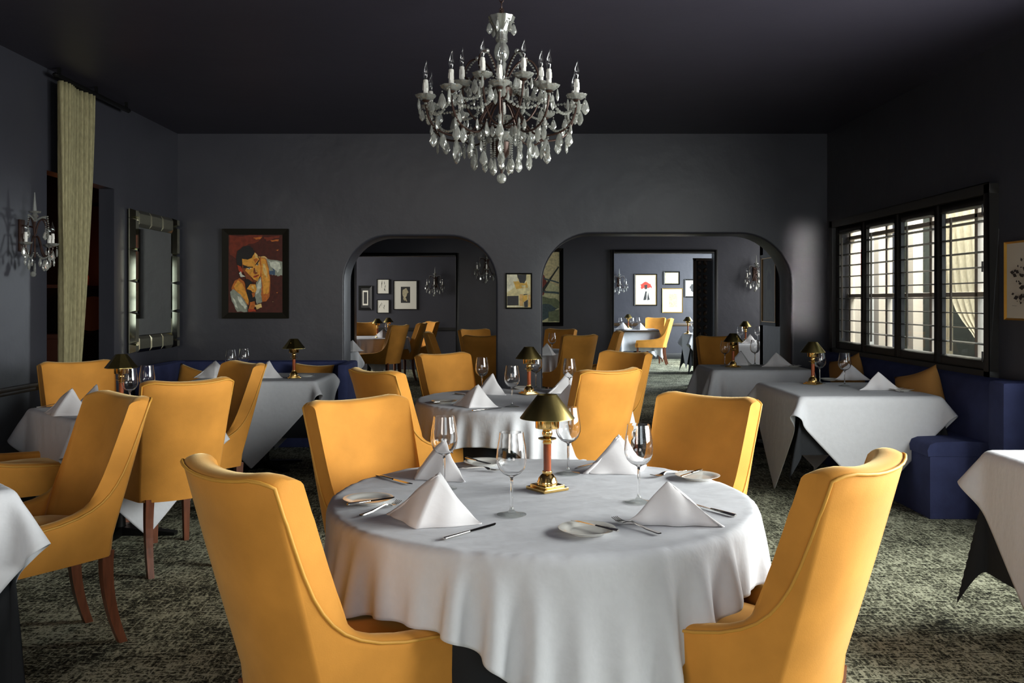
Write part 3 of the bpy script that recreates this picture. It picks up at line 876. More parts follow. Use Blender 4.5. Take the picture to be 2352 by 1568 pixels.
# ------------------------------------------------------------------ chair
def chair_meshes():
    ZB = .37
    tt = [0, .004, .010, .018, .028, .042, .060, .085, .12, .17, .24, .35, .48, .60]
    hh = [1.012, .945, .85, .77, .712, .670, .636, .607, .583, .563, .548, .538, .530, .525]
    H = lambda t: float(np.interp(t, tt, hh))
    lean = lambda z: .160 * max(0, (z - .42) / .58) ** 1.05

    def plan(s, z):
        """outer line; |s|<=1 rear panel, |s|>1 side with t=(|s|-1)*.53"""
        a = .200 + .032 * (z - ZB) / .63
        sg = 1 if s >= 0 else -1; q = abs(s)
        if q <= 1:
            x = a * q
            y = -.285 + .060 * q ** 2.6
        else:
            t = (q - 1) * .53
            x = a + (.262 - a) * min(1, t / .42) ** .8; y = -.225 + t * .98
        return Vector((sg * x, y - lean(z), 0))

    def inner(s, z):
        sg = 1 if s >= 0 else -1; t = max(0, (abs(s) - 1) * .53)
        w = min(1, t / .16); w = w * w * (3 - 2 * w)
        o = plan(s, z)
        q = min(1, abs(s))
        dx = .010 * q * (1 - w) + .066 * w; dy = .078 * (1 - w)
        return Vector((o.x - sg * dx, o.y + dy, 0))

    ss = [0, .2, .4, .6, .75, .87, .95, 1.0]
    t_s = [.002, .004, .007, .010, .014, .018, .023, .028, .035, .042, .051, .060, .072, .085, .10, .12, .145, .17, .20, .24, .285, .33, .38, .43, .48, .53, .57, .595, .60]
    ss += [1 + t / .53 for t in t_s]
    full = [-s for s in ss[:0:-1]] + ss
    P = []; pipe = []
    for s in full:
        t = max(0, (abs(s) - 1) * .53)
        h = H(t) - (.024 * (1 - abs(s) ** 2.2) if abs(s) < 1 else 0) - (.026 * max(0, (abs(s) - .72) / .28) ** 2 if .72 < abs(s) <= 1 else (.026 if abs(s) > 1 and t < .0045 else 0))
        sec = []
        ph = h - .016
        for k in range(10):
            z = ZB + (ph - ZB) * (k / 9)
            p = plan(s, z); b_ = .006 * math.sin(PI * k / 9) * (1 if abs(s) <= 1 else 0)
            sec.append((p.x, p.y - b_, z))
        o_, i_ = plan(s, ph), inner(s, ph)
        for k in range(1, 10):
            q = k / 10
            z = ph + .016 * math.sin(PI * q) ** .55
            p = o_.lerp(i_, q); sec.append((p.x, p.y, z))
        for k in range(9):
            z = ph + (.43 - ph) * (k / 8)
            p = inner(s, z); sec.append((p.x, p.y, z))
        P.append(sec)
        d_ = (o_ - i_).normalized() * .002
        pipe.append(Vector((o_.x + d_.x, o_.y + d_.y, ph + .003)))
    mb = MB(); mb.grid(P)
    n = len(P[0])
    mb.f.append(tuple(range(n))[::-1]); mb.mi.append(0)
    o = (len(P) - 1) * n; mb.f.append(tuple(o + k for k in range(n))); mb.mi.append(0)
    back = mb.mesh('backrest', M_VELVET, angle=60)
    pp = MB(); pp.tube(pipe, .0046, 6); piping = pp.mesh('piping', M_PIPE, angle=80)
    # side seam
    # seat cushion
    Q = []; NV = 9
    prof = [(0, .522), (.35, .519), (.65, .508), (.85, .492), (.95, .474), (1.0, .450), (1.0, .385)]
    for i in range(48):
        a = 2 * PI * i / 48; ca, sa = math.cos(a), math.sin(a)
        ex = .5
        x = (abs(ca) ** ex) * (1 if ca >= 0 else -1); y = (abs(sa) ** ex) * (1 if sa >= 0 else -1)
        row = []
        for (r, z) in prof:
            yy = .062 + .305 * y * r
            wd = .178 + .025 * min(1, max(0, (yy + .25) / .4))
            row.append((wd * x * r * 1.0, yy, z))
        Q.append(row)
    sb = MB(); sb.grid(Q, closed_u=True); seat = sb.mesh('seat', M_VELVET, angle=70)
    # front rail
    fr = MB(); R = []
    for i in range(13):
        x = -.262 + .524 * i / 12; y = .352 + .018 * (1 - (x / .262) ** 2)
        R.append([(x, y - .05, .375), (x, y - .004, .37), (x, y, .378), (x, y, .452), (x, y - .010, .466), (x, y - .05, .470)])
    fr.grid(R)
    fr.f.append(tuple(range(6))[::-1]); fr.mi.append(0)
    fr.f.append(tuple(12 * 6 + k for k in range(6))); fr.mi.append(0)
    rail_ = fr.mesh('front_rail', M_VELVET, angle=50)
    legs = []
    for sx in (-1, 1):
        # rear leg, sabre curve
        pts = []; 
        lm = MB(); R = []
        for k in range(9):
            v = k / 8; z = .385 - .385 * v
            y = -.235 - .060 * v ** 2 + .03 * v * (1 - v); x = sx * (.155 + .01 * v); w_ = .021 - .006 * v
            R.append([(x - w_, y - w_ * 1.1, z), (x + w_, y - w_ * 1.1, z), (x + w_, y + w_ * 1.1, z), (x - w_, y + w_ * 1.1, z)])
        for q in range(8):
            lm.add(R[q] + R[q + 1], [(0, 1, 5, 4), (1, 2, 6, 5), (2, 3, 7, 6), (3, 0, 4, 7)])
        lm.add(R[0], [(0, 1, 2, 3)]); lm.add(R[8], [(3, 2, 1, 0)])
        legs.append(lm.mesh('leg', M_WOOD, smooth=False))
        lm = MB()
        w0, w1 = .022, .014; x, y = sx * .215, .315
        lm.add([(x + a * w0, y + b * w0, .385) for a, b in ((-1, -1), (1, -1), (1, 1), (-1, 1))] + [(x + a * w1, y + b * w1, 0) for a, b in ((-1, -1), (1, -1), (1, 1), (-1, 1))],
               [(0, 1, 5, 4), (1, 2, 6, 5), (2, 3, 7, 6), (3, 0, 4, 7), (0, 3, 2, 1), (4, 5, 6, 7)])
        legs.append(lm.mesh('leg', M_WOOD, smooth=False))
    return back, piping, seat, rail_, legs


def make_chair():
    t = thing('dining_chair', 'chair', 'chair')
    back, piping, seat, rail_, legs = chair_meshes()
    for nm, me in (('backrest', back), ('seat', seat), ('front_rail', rail_)):
        o = bpy.data.objects.new(nm, me); COL.objects.link(o); o.parent = t
        if nm == 'backrest':
            p = bpy.data.objects.new('piping', piping); COL.objects.link(p); p.parent = o
    for me in legs:
        o = bpy.data.objects.new('leg', me); COL.objects.link(o); o.parent = t; o['label'] = 'reddish brown wooden leg'
    return t


CHAIR = make_chair()


def chair(label, x, y, fx, fy, group, corner=False):
    """x,y = middle of the top rail seen from above; fx,fy = the way it faces"""
    l = math.hypot(fx, fy); fx /= l; fy /= l
    # the top rail is .43 behind the chair's middle
    cx, cy = x + fx * .385, y + fy * .385
    rz = math.atan2(fy, fx) - PI / 2
    return place(CHAIR, label, (cx, cy, 0), rz, group)


GA, GB, GE = 'chairs around the nearest round table', 'chairs around the second round table', 'chairs around the left square table'
chair('mustard velvet dining chair nearest the camera on the left, its back turned to us', -.695, 2.165, .72, .70, GA)
chair('mustard velvet dining chair nearest the camera on the right, back panel catching window light', .915, 2.25, -.74, .66, GA)
chair('mustard chair facing us at the far left side of the nearest round table', -.645, 3.66, .66, -.75, GA)
chair('mustard chair facing us at the far right side of the nearest round table', .86, 3.78, -.66, -.75, GA)
chair('mustard chair with its back to us at the near left of the second round table', -.80, 5.13, .72, .69, GB)
chair('mustard chair facing us at the far left of the second round table', -.52, 6.72, .60, -.80, GB)
chair('brightly lit mustard chair with its back to us at the near right of second table', .60, 5.17, -.55, .83, GB)
chair('mustard chair facing us at the far right of the second round table', .93, 6.95, -.70, -.72, GB)
chair('mustard chair facing us by the left wall chair rail', -2.86, 5.86, .62, -.78, GE)
chair('mustard chair whose seat only is in view at the left edge', -3.00, 4.50, .70, .71, GE)
chair('mustard chair with its whole back towards us beside the left square table', -1.62, 4.50, -.62, .78, GE)
chair('mustard chair with its inner back half shadowed, before the corner banquette table', -1.69, 5.76, -.72, -.69, GE)
chair('mustard chair in front left turned sideways, front legs hidden by the corner tablecloth', -1.65, 3.82, -.67, -.74, 'chair at the front left table')
GM = 'chairs around the table beyond the pillar'
chair('orange chair with its back to us just left of the pillar', -.32, 10.05, .30, .95, GM)
chair('orange chair with its back to us just right of the pillar, through the wide arch', .83, 10.25, -.45, .89, GM)
chair('mustard chair facing us beyond the pillar, seen through the narrow arch', -.50, 12.25, .45, -.89, GM)
chair('mustard chair facing us beyond the pillar, seen through the wide arch', .73, 12.35, -.45, -.89, GM)
chair('mustard chair just behind the far banquette table under the wide arch', 2.32, 9.95, 0, -1, 'chairs in the middle room')
chair('olive-shadowed chair seen edge-on near the middle of the wide arch', 1.42, 11.4, -1, .12, 'chairs in the middle room')
chair('olive-shadowed chair seen edge-on in the narrow arch', -1.03, 11.1, 1, .12, 'chairs in the middle room')
GF = 'chairs in the far left room'
chair('tan chair facing left, nearest in the far left room', -1.74, 14.25, -.85, .5, GF)
chair('tan chair behind the nearest one in the far left room', -1.50, 15.5, -.9, .1, GF)
chair('pale-edged chair at the rear of the far left room', -1.40, 16.5, -.8, -.5, GF)
chair('chair at the left edge of the doorway in the far left room', -2.62, 16.0, .3, -.95, GF)
GR = 'chairs in the far right room'
chair('tan chair facing us in the far right room', 3.33, 20.2, -.35, -.95, GR)
chair('tan chair facing left in the brightly lit far right room', 3.50, 19.2, -.95, .25, GR)


# ------------------------------------------------------------------ tables and cloths
def pbd_drape(kind, dims, half, rot, n=61, zt=.752, steps=170, seed=0):
    """hang a square cloth over a table top; returns n*n points"""
    g = np.linspace(-half, half, n)
    U, V = np.meshgrid(g, g, indexing='ij')
    c, s = math.cos(rot), math.sin(rot)
    X = np.stack([U * c - V * s, U * s + V * c, np.full_like(U, zt + .001)], -1)
    rs = np.random.RandomState(seed)
    X[..., 2] += rs.uniform(0, .003, U.shape)
    PX_ = X.copy(); h = 2 * half / (n - 1); dt = .012
    inv = np.ones((n, n))

    def solve(X, sl_a, sl_b, rest, k):
        d = X[sl_b] - X[sl_a]; L = np.linalg.norm(d, axis=-1, keepdims=True) + 1e-9
        corr = d * ((L - rest) / L) * .5 * k
        X[sl_a] += corr; X[sl_b] -= corr
    cons = []
    for par in (0, 1):
        m_ = (n - 1 - par) // 2
        a = slice(par, par + 2 * m_, 2); b = slice(par + 1, par + 1 + 2 * m_, 2)
        cons.append(((a, slice(None)), (b, slice(None)), h, 1.0)); cons.append(((slice(None), a), (slice(None), b), h, 1.0))
        for q in (0, 1):
            mq = (n - 1 - q) // 2
            a2 = slice(0, n - 1); b2 = slice(1, n)
            cons.append(((a, a2), (b, b2), h * 1.41421, .35)); cons.append(((a, b2), (b, a2), h * 1.41421, .35))
    for off in (0, 1, 2, 3):
        m_ = len(range(off, n - 2, 4))
        ia = np.arange(off, n - 2, 4); ib = ia + 2
        cons.append(((ia, slice(None)), (ib, slice(None)), 2 * h, .22)); cons.append(((slice(None), ia), (slice(None), ib), 2 * h, .22))
    for st in range(steps):
        damp = .985 if st < steps * .7 else .90
        Vv = (X - PX_) * damp
        PX_ = X.copy()
        X = X + Vv; X[..., 2] -= 9.8 * dt * dt
        for it in range(9):
            for (a, b, r, k) in cons: solve(X, a, b, r, k)
            # table
            if kind == 'round':
                R = dims[0]; rr = np.hypot(X[..., 0], X[..., 1]) + 1e-9
                ins = rr < R
                pen_top = zt - X[..., 2]; pen_side = R - rr
                hit = ins & (pen_top > 0)
                up = hit & (pen_top < pen_side * 1.2 + .01); sd = hit & ~up
                X[..., 2] = np.where(up, zt, X[..., 2])
                f_ = np.where(sd, R / rr, 1.0); X[..., 0] *= f_; X[..., 1] *= f_
            else:
                A, B = dims; px_ = A - np.abs(X[..., 0]); py_ = B - np.abs(X[..., 1])
                ins = (px_ > 0) & (py_ > 0); pen = np.minimum(px_, py_)
                pen_top = zt - X[..., 2]; hit = ins & (pen_top > 0)
                up = hit & (pen_top < pen * 1.2 + .01); sd = hit & ~up
                X[..., 2] = np.where(up, zt, X[..., 2])
                sx = sd & (px_ <= py_); sy = sd & ~(px_ <= py_)
                X[..., 0] = np.where(sx, np.sign(X[..., 0]) * A, X[..., 0]); X[..., 1] = np.where(sy, np.sign(X[..., 1]) * B, X[..., 1])
            X[..., 2] = np.maximum(X[..., 2], .012)
        top = up
        PX_[top] = PX_[top] * .15 + X[top] * .85      # friction on the table top
    return X


DRAPES = {}


def cloth_mesh(key, *a, **k):
    if key in DRAPES: return DRAPES[key]
    X = pbd_drape(*a, **k); n = X.shape[0]
    # hem: fold line two rows in is left in the shading as a raised band
    mb = MB(); mb.grid([[tuple(map(float, X[i, j])) for j in range(n)] for i in range(n)])
    me = mb.mesh('tablecloth', M_LINEN, angle=180)
    DRAPES[key] = me
    return me


def cloth(label, key, args, loc, rz=0, group=None, **k):
    me = cloth_mesh(key, *args, **k)
    o = bpy.data.objects.new('tablecloth', me); COL.objects.link(o)
    o.location = loc; o.rotation_euler = (0, 0, rz)
    s_ = o.modifiers.new('smooth', 'SUBSURF'); s_.levels = s_.render_levels = 1
    md = o.modifiers.new('thickness', 'SOLIDIFY'); md.thickness = .0022; md.offset = 1
    tag(o, label, 'tablecloth', group)
    return o


def under_cloth(label, kind, dims, half, loc, rz=0, n=65, crot=0, cflare=.22):
    zt = .738; P = []; dims = tuple(q - .018 for q in dims)
    c, s = math.cos(crot), math.sin(crot)
    for i in range(n):
        row = []
        for j in range(n):
            u = -half + 2 * half * i / (n - 1); v = -half + 2 * half * j / (n - 1)
            x, y = u * c - v * s, u * s + v * c
            if kind == 'round':
                R = dims[0]; r = math.hypot(x, y)
                if r <= R: row.append((x, y, zt)); continue
                L = r - R; dx, dy = x / r, y / r
                th_ = math.atan2(y, x)
                off = -.012 + (.05 * math.sin(th_ * 13 + 1) - .035) * min(.5, L)
                row.append((dx * (R + off), dy * (R + off), max(.012, zt - L))); continue
            A, B = dims
            cx, cy = max(-A, min(A, x)), max(-B, min(B, y)); ox, oy = x - cx, y - cy; L = math.hypot(ox, oy)
            if L < 1e-6: row.append((x, y, zt)); continue
            corner = min(abs(ox), abs(oy)) / (L + 1e-9)
            fl = .002 + cflare * corner * max(0, L - .10) + .008 * math.sin(7 * (x + y)) * min(1, L * 2)
            row.append((cx + ox / L * fl, cy + oy / L * fl, max(.012, zt - L * (1 - .06 * corner))))
        P.append(row)
    mb = MB(); mb.grid(P); o = mb.build('undercloth', M_BLACKCLOTH, angle=75)
    o.location = loc; o.rotation_euler = (0, 0, rz)
    tag(o, label, 'tablecloth', 'charcoal undercloths')
    return o


def table(name, label, kind, dims, loc, rz=0):
    t = thing(name, label, 'table', (loc[0], loc[1], 0), rz)
    m = MB()
    if kind == 'round': m.lathe([(0, .705), (dims[0] - .04, .705), (dims[0] - .035, .734), (0, .734)], 48)
    else: m.box(-dims[0] + .03, dims[0] - .03, -dims[1] + .03, dims[1] - .03, .705, .734)
    m.build('tabletop', M_WOODD, t)
    m = MB(); m.lathe([(.04, .04), (.035, .10), (.03, .69), (.10, .705)], 20); m.build('pedestal', M_BLACKMETAL, t)
    m = MB(); 
    if kind == 'round': m.lathe([(0, 0), (.27, 0), (.28, .012), (.10, .035), (.04, .05), (0, .05)], 36)
    else:
        for k in range(4):
            a = k * PI / 2 + PI / 4
            M = Matrix.Rotation(a, 4, 'Z')
            m.add([(0, -.035, 0), (.34, -.03, 0), (.34, .03, 0), (0, .035, 0), (0, -.035, .055), (.34, -.03, .018), (.34, .03, .018), (0, .035, .055)],
                  [(3, 2, 1, 0), (4, 5, 6, 7), (0, 1, 5, 4), (1, 2, 6, 5), (2, 3, 7, 6), (3, 0, 4, 7)], M)
    m.build('base', M_BLACKMETAL, t)
    return t


TA = (.105, 2.93); RA = .69
TB = (.085, 5.80)
table('round_table', 'round dining table nearest the camera, hidden under white linen', 'round', (RA,), TA)
cloth('white cloth on the nearest round table, a long corner falling towards us', 'roundA', ('round', (RA + .004,), .86, math.radians(-33)), (TA[0], TA[1], 0), 0, n=93, steps=200)
under_cloth('charcoal undercloth showing below the white hem of the nearest round table', 'round', (RA - .01,), 1.04, (TA[0], TA[1], 0), crot=math.radians(-33))
table('round_table', 'second round dining table, behind the nearest one', 'round', (RA,), TB)
cloth('white cloth on the second round table, behind the nearest brass lamp', 'roundA', (), (TB[0], TB[1], 0), math.radians(15))
under_cloth('charcoal undercloth below the cloth of the second round table', 'round', (RA - .01,), 1.04, (TB[0], TB[1], 0), crot=math.radians(-25))

TC = (2.42, 6.45); DC = (.485, .52)
table('square_table', 'square table by the banquette under the shutters', 'square', DC, TC)
cloth('white cloth with long pointed corners on the square table under the shutters', 'sqC', ('square', (DC[0] + .008, DC[1] + .008), .83, PI / 4), (*TC, 0))
under_cloth('charcoal undercloth reaching nearly to the floor under the shutters table', 'square', DC, .88, (*TC, 0), cflare=.48)
TD = (2.34, 8.52); DD = (.475, .36)
table('square_table', 'farther square table in the right back corner', 'square', DD, TD)
cloth('white cloth on the farther square table in the right back corner', 'sqD', ('square', (DD[0] + .008, DD[1] + .008), .80, 0.0), (*TD, 0))
TE = (-2.33, 5.30); DE = (.39, .39)
table('square_table', 'square table with four mustard chairs on the left', 'square', DE, TE, PI / 4)
cloth('white cloth on the left square table between four chairs', 'sqE', ('square', (DE[0] + .008, DE[1] + .008), .73, PI / 4), (*TE, 0), PI / 4)
under_cloth('charcoal undercloth of the left square table', 'square', DE, .74, (*TE, 0), PI / 4)
TF = (-2.23, 3.03)
table('square_table', 'square table cut off by the left edge in front', 'square', DE, TF, PI / 4)
cloth('white cloth corner entering at the lower left edge', 'sqE', (), (*TF, 0), PI / 4 + PI)
under_cloth('charcoal undercloth falling nearly to the floor at the lower left edge', 'square', DE, 1.02, (*TF, 0), PI / 4, cflare=.12)
TG = (-2.05, 7.45); DG = (.515, .40)
table('square_table', 'table in the left back corner before the banquette', 'square', DG, TG)
cloth('white cloth with a long front point in the left back corner', 'sqG', ('square', (DG[0] + .008, DG[1] + .008), .74, PI / 4), (*TG, 0))
under_cloth('charcoal undercloth of the left back corner table', 'square', DG, .82, (*TG, 0))
TH = (2.53, 3.36); DH = (.485, .485)
table('square_table', 'square table cut off by the right edge', 'square', DH, TH)
cloth('white cloth on the table cut off by the right edge', 'sqH', ('square', (DH[0] + .008, DH[1] + .008), .83, PI / 4), (*TH, 0))
under_cloth('charcoal undercloth of the table at the right edge', 'square', DH, .98, (*TH, 0), cflare=.30)
TM = (.15, 11.25)
table('round_table', 'round table beyond the pillar with four chairs', 'round', (RA,), TM)
cloth('white cloth on the round table beyond the pillar', 'roundA', (), (*TM, 0), math.radians(30))
TN = (3.62, 13.35)
table('square_table', 'table beside the sconce wall in the middle room', 'square', DE, TN)
cloth('pale cloth on the table beside the sconce wall in the middle room', 'sqE', (), (*TN, 0), 0)
TO = (-2.32, 10.95)
table('square_table', 'table behind the navy partition in the narrow arch', 'square', DE, TO)
cloth('white cloth corner behind the navy partition in the narrow arch', 'sqE', (), (*TO, 0), 0)
TL = (-2.42, 15.3)
table('round_table', 'round table in the far left room', 'round', (RA,), TL)
cloth('white cloth on the round table in the far left room', 'roundA', (), (*TL, 0), math.radians(10))
TR1 = (2.78, 19.65)
table('square_table', 'sunlit table at the back of the far right room', 'square', DC, TR1)
cloth('brightly lit cloth at the back of the far right room', 'sqD', (), (*TR1, 0), 0)
TR2 = (3.78, 17.0)
table('square_table', 'nearer table beside the carved screen in the far right room', 'square', DE, TR2, 0)
cloth('white cloth beside the carved screen in the far right room', 'sqE', (), (*TR2, 0), 0)
under_cloth('charcoal undercloth beside the carved screen in the far right room', 'square', DE, .95, (*TR2, 0))


# ------------------------------------------------------------------ tableware prototypes
def make_lamp(sides):
    t = thing('table_lamp', 'lamp', 'lamp')
    m = MB(); 
    def slab(a, z0, z1, b=.0): m.box(-a, a, -a, a, z0, z1)
    slab(.052, 0, .011); slab(.042, .011, .019)
    m.build('base', M_BRASS, t, bevel=.0025)
    m = MB(); m.lathe([(.034, .019), (.035, .028), (.031, .034), (.030, .040), (.020, .052), (.0155, .055), (.0175, .060), (.0165, .064)], 32)
    m.build('base_dome', M_BRASS, t)
    m = MB(); m.lathe([(.0133, .062), (.0133, .158)], 24); m.build('column', M_REDWOOD, t, label='reddish brown lacquered column')
    m = MB(); m.lathe([(.0145, .156), (.0155, .162), (.012, .166), (.030, .172), (.031, .175), (.013, .173), (.0135, .178), (.018, .190), (.016, .200), (.013, .206), (.0395, .209), (.0405, .212), (.0405, .243), (.038, .245), (.036, .214), (0, .214)], 32)
    m.build('candle_cup', M_BRASS, t)
    m = MB(); n = sides
    m.lathe([(.0930, .2425), (.0925, .2455), (.0350, .3200), (.0335, .3225), (.0320, .3215), (.0335, .3185), (.0905, .2445)], n, closed=True)
    # close the loop between first and last ring
    k = 7; o_ = len(m.v) - n * k
    for i in range(n):
        j = (i + 1) % n
        m.f.append((o_ + i * k + k - 1, o_ + j * k + k - 1, o_ + j * k, o_ + i * k)); m.mi.append(0)
    m.build('lamp_shade', M_BRASSD, t, angle=40 if sides > 12 else 20, label='darker cone-shaped brass shade')
    m = MB()
    for a in range(3):
        an = a * 2 * PI / 3
        m.tube([(.030 * math.cos(an), .030 * math.sin(an), .243), (.055 * math.cos(an), .055 * math.sin(an), .292)], .0015, 6)
    m.build('shade_support', M_BRASS, t)
    return t


LAMP = make_lamp(40); LAMP8 = make_lamp(8)


def make_glass():
    m = MB()
    prof = [(0, .004), (.020, .0042), (.040, .0025), (.0445, .001), (.0445, .0022), (.030, .005), (.012, .010), (.0055, .018), (.0042, .030),
            (.0040, .070), (.0042, .100), (.0055, .112), (.0120, .117), (.026, .124), (.038, .137), (.0450, .155), (.0462, .172), (.0435, .200), (.0385, .228), (.0360, .2475),
            (.0350, .2475), (.0374, .228), (.0423, .200), (.0450, .172), (.0438, .155), (.037, .1385), (.025, .1255), (.011, .119), (0, .1175)]
    m.lathe(prof, 36)
    o = m.build('wine_glass', [M_GLASS, M_FOOT], angle=50)
    for p in o.data.polygons:
        if p.center.z < .0095: p.material_index = 1
    return tag(o, 'glass', 'glass')


GLASS = make_glass()


def make_napkin(wd=.135, H=.122, fr=.105, bk=.012, seed=0):
    """standing folded napkin: ridge peaking in the middle, wide front fold, thin rear leaf"""
    nu, nv = 41, 14; P = []
    rnd = random.Random(seed)
    for i in range(nu):
        u = -1 + 2 * i / (nu - 1); a = 1 - abs(u)
        h = H * (a ** (1.08 if u < 0 else 1.42)) + .004
        row = []
        yf = -fr * a ** .9 - .004; yb = bk * a + .004
        for j in range(nv + 1):
            v = j / nv
            if v < .5:      # front leaf, foot to ridge
                q = v / .5; y = yf * (1 - q) ; z = h * (q ** .88)
            else:
                q = (v - .5) / .5; y = yb * math.sin(q * PI / 2); z = h * math.cos(q * PI / 2) ** .6 if q < 1 else 0
            x = u * wd + .014 * math.sin(3 * u) * (z / H) + .010 * (z / H)
            y += .004 * math.sin(9 * u + 3 * v)
            row.append((x, y, z + .0005))
        P.append(row)
    m = MB(); m.grid(P)
    # inner leaf: second fold line visible along one edge
    Q = []
    for i in range(17):
        q = i / 16; x = -wd * (1 - q) + .010 * q; z = H * 1.01 * q ** 1.12
        Q.append([(x - .010, .012 * (1 - q), z * .94 + .001), (x - .016, .006, z * .90 + .001), (x - .010, -.006, z * .92 + .001), (x + .006, -.004 - .004 * (1 - q), z * .985)])
    m.grid(Q)
    o = m.build('folded_napkin', M_NAPKIN, angle=70)
    md = o.modifiers.new('thickness', 'SOLIDIFY'); md.thickness = .0022
    return tag(o, 'napkin', 'napkin')


NAPKIN = make_napkin()


def make_plate():
    m = MB(); m.lathe([(0, .003), (.046, .003), (.048, .0), (.050, .003), (.062, .008), (.0790, .0135), (.0800, .0148), (.0785, .0152), (.060, .0105), (.050, .0065), (.045, .006), (0, .006)], 48)
    return tag(m.build('side_plate', M_CHINA, angle=50), 'plate', 'plate')


PLATE = make_plate()


def make_knife(L=.215, name='table_knife'):
    t = thing(name, 'knife', 'knife')
    m = MB(); hl = L * .47; R = []
    for (x, w_, h_) in ((0, .0055, .004), (.004, .0075, .0055), (hl * .5, .0068, .005), (hl * .92, .0052, .004), (hl, .004, .0035)):
        R.append([(x, w_ * math.cos(a) , .0045 + h_ * .8 * math.sin(a)) for a in [k * PI / 5 for k in range(10)]])
    m.grid([r + [r[0]] for r in R]); m.f.append(tuple(range(10))[::-1]); m.mi.append(0)
    m.build('handle', M_STEEL, t, angle=60)
    m = MB(); top = []; bot = []
    for k in range(13):
        q = k / 12; x = hl + (L - hl) * q
        yt = .0052; yb = -.0055 - .0035 * math.sin(PI * min(1, q * 1.1) * .6) + .0115 * max(0, q - .78) / .22 * max(0, q - .78) / .22
        top.append((x, yt, 0)); bot.append((x, min(yb, .004), 0))
    vs = [(a[0], a[1], .0052) for a in top] + [(a[0], a[1], .0036) for a in bot] + [(a[0], a[1], .0030) for a in top]
    n = 13; fs = []
    for i in range(12):
        fs += [(i, i + 1, n + i + 1, n + i), (n + i, n + i + 1, 2 * n + i + 1, 2 * n + i), (2 * n + i, 2 * n + i + 1, i + 1, i)]
    fs += [(0, n, 2 * n), (n - 1, 3 * n - 1, 2 * n - 1)]
    m.add(vs, fs); m.build('blade', M_STEEL, t, angle=30)
    return t


KNIFE = make_knife(); BKNIFE = make_knife(.165, 'butter_knife')


def make_fork(L=.19):
    m = MB(); P = []
    prof = [(0, .0055, .004), (.004, .0075, .004), (.05, .0055, .005), (.09, .0035, .010), (.115, .0035, .013), (.128, .008, .011), (.140, .0125, .006)]
    for (x, w_, z) in prof: P.append([(x, -w_, z), (x, w_, z), (x, w_ * .8, z + .0028), (x, -w_ * .8, z + .0028), (x, -w_, z)])
    m.grid(P)
    for k in range(4):
        y = -.0098 + k * .00653; w_ = .0019
        R = []
        for (x, z) in ((.139, .0064), (.155, .0045), (.170, .005), (.185, .009), (L, .0115)):
            ww = w_ * (1 if x < .18 else .6)
            R.append([(x, y - ww, z), (x, y + ww, z), (x, y + ww, z + .0022), (x, y - ww, z + .0022), (x, y - ww, z)])
        m.grid(R)
    return tag(m.build('dinner_fork', M_STEEL, angle=50), 'fork', 'fork')


FORK = make_fork()
ZT = .7555


def at(px, py): 
    p = G(px, py, ZT); return p


def put_line(proto, label, p0, p1, group, dz=0, z=None):
    a, b = G(*p0, ZT + dz), G(*p1, ZT + dz); d = b - a
    return place(proto, label, (a.x, a.y, ZT + dz), math.atan2(d.y, d.x), group)


def lamp(label, px, py, rz=.6, proto=None):
    p = at(px, py); return place(proto or LAMP, label, (p.x, p.y, ZT), rz, 'brass table lamps')


def glass(label, px, py, group, s=None):
    p = at(px, py); return place(GLASS, label, (p.x, p.y, ZT), 0, group, s)


def napkin(label, px, py, rz, group, s=None):
    p = at(px, py); return place(NAPKIN, label, (p.x, p.y, ZT), rz, group, s)


def plate(label, px, py, group):
    p = at(px, py); return place(PLATE, label, (p.x, p.y, ZT), 0, group)


# nearest round table
g = 'wine glasses on the nearest round table'
glass('tall wine glass nearest to us, just left of the near brass lamp', 1175, 1182, g)
glass('wine glass right of the near brass lamp, before the fallen-open napkin', 1467, 1153, g)
glass('wine glass at left on the nearest table, before the shaded tilted napkin', 1020, 1122, g)
glass('wine glass just behind and right of the near brass lamp', 1305, 1088, g)
g = 'napkins on the nearest round table'
napkin('bright folded napkin at the front left of the nearest table', 1000, 1192, -.38, g, 1.10)
napkin('pinkish-lit folded napkin at the front right of the nearest table', 1541, 1205, -.10 + PI, g, 1.0)
napkin('half-shaded folded napkin at the back left of the nearest table', 1015, 1092, -.9, g, 1.08)
napkin('open-folded napkin with trailing end at the back right of the nearest table', 1418, 1078, .55, g, 1.05)
g = 'side plates on the nearest round table'
plate('white side plate at the left rim of the nearest table', 846, 1153, g)
plate('white side plate at the front of the nearest table', 1348, 1223, g)
plate('white side plate at the right rear rim of the nearest table', 1602, 1099, g)
plate('white side plate at the left rear of the nearest table', 1112, 1067, g)
g = 'butter knives resting on plates of the nearest table'
put_line(BKNIFE, 'butter knife across the left plate of the nearest table', (798, 1161), (918, 1143), g, .0155)
put_line(BKNIFE, 'butter knife across the front plate of the nearest table', (1420, 1222), (1312, 1197), g, .0155)
put_line(BKNIFE, 'butter knife across the right rear plate of the nearest table', (1612, 1080), (1545, 1102), g, .0155)
put_line(BKNIFE, 'butter knife across the left rear plate of the nearest table', (1070, 1053), (1140, 1071), g, .0155)
g = 'dinner forks on the nearest table'
put_line(FORK, 'fork beside the left plate of the nearest table', (828, 1187), (940, 1150), g)
put_line(FORK, 'fork right of the front plate of the nearest table', (1516, 1229), (1391, 1190), g)
put_line(FORK, 'fork left of the right rear plate of the nearest table', (1576, 1083), (1503, 1097), g)
put_line(FORK, 'fork beside the left rear plate of the nearest table', (1046, 1076), (1102, 1080), g)
g = 'dinner knives on the nearest table'
put_line(KNIFE, 'dinner knife at the back left rim of the nearest table', (865, 1093), (958, 1117), g)
put_line(KNIFE, 'dinner knife alone at the front of the nearest table', (1018, 1240), (1168, 1197), g)
put_line(KNIFE, 'dinner knife at the right rim of the nearest table', (1690, 1187), (1592, 1160), g)
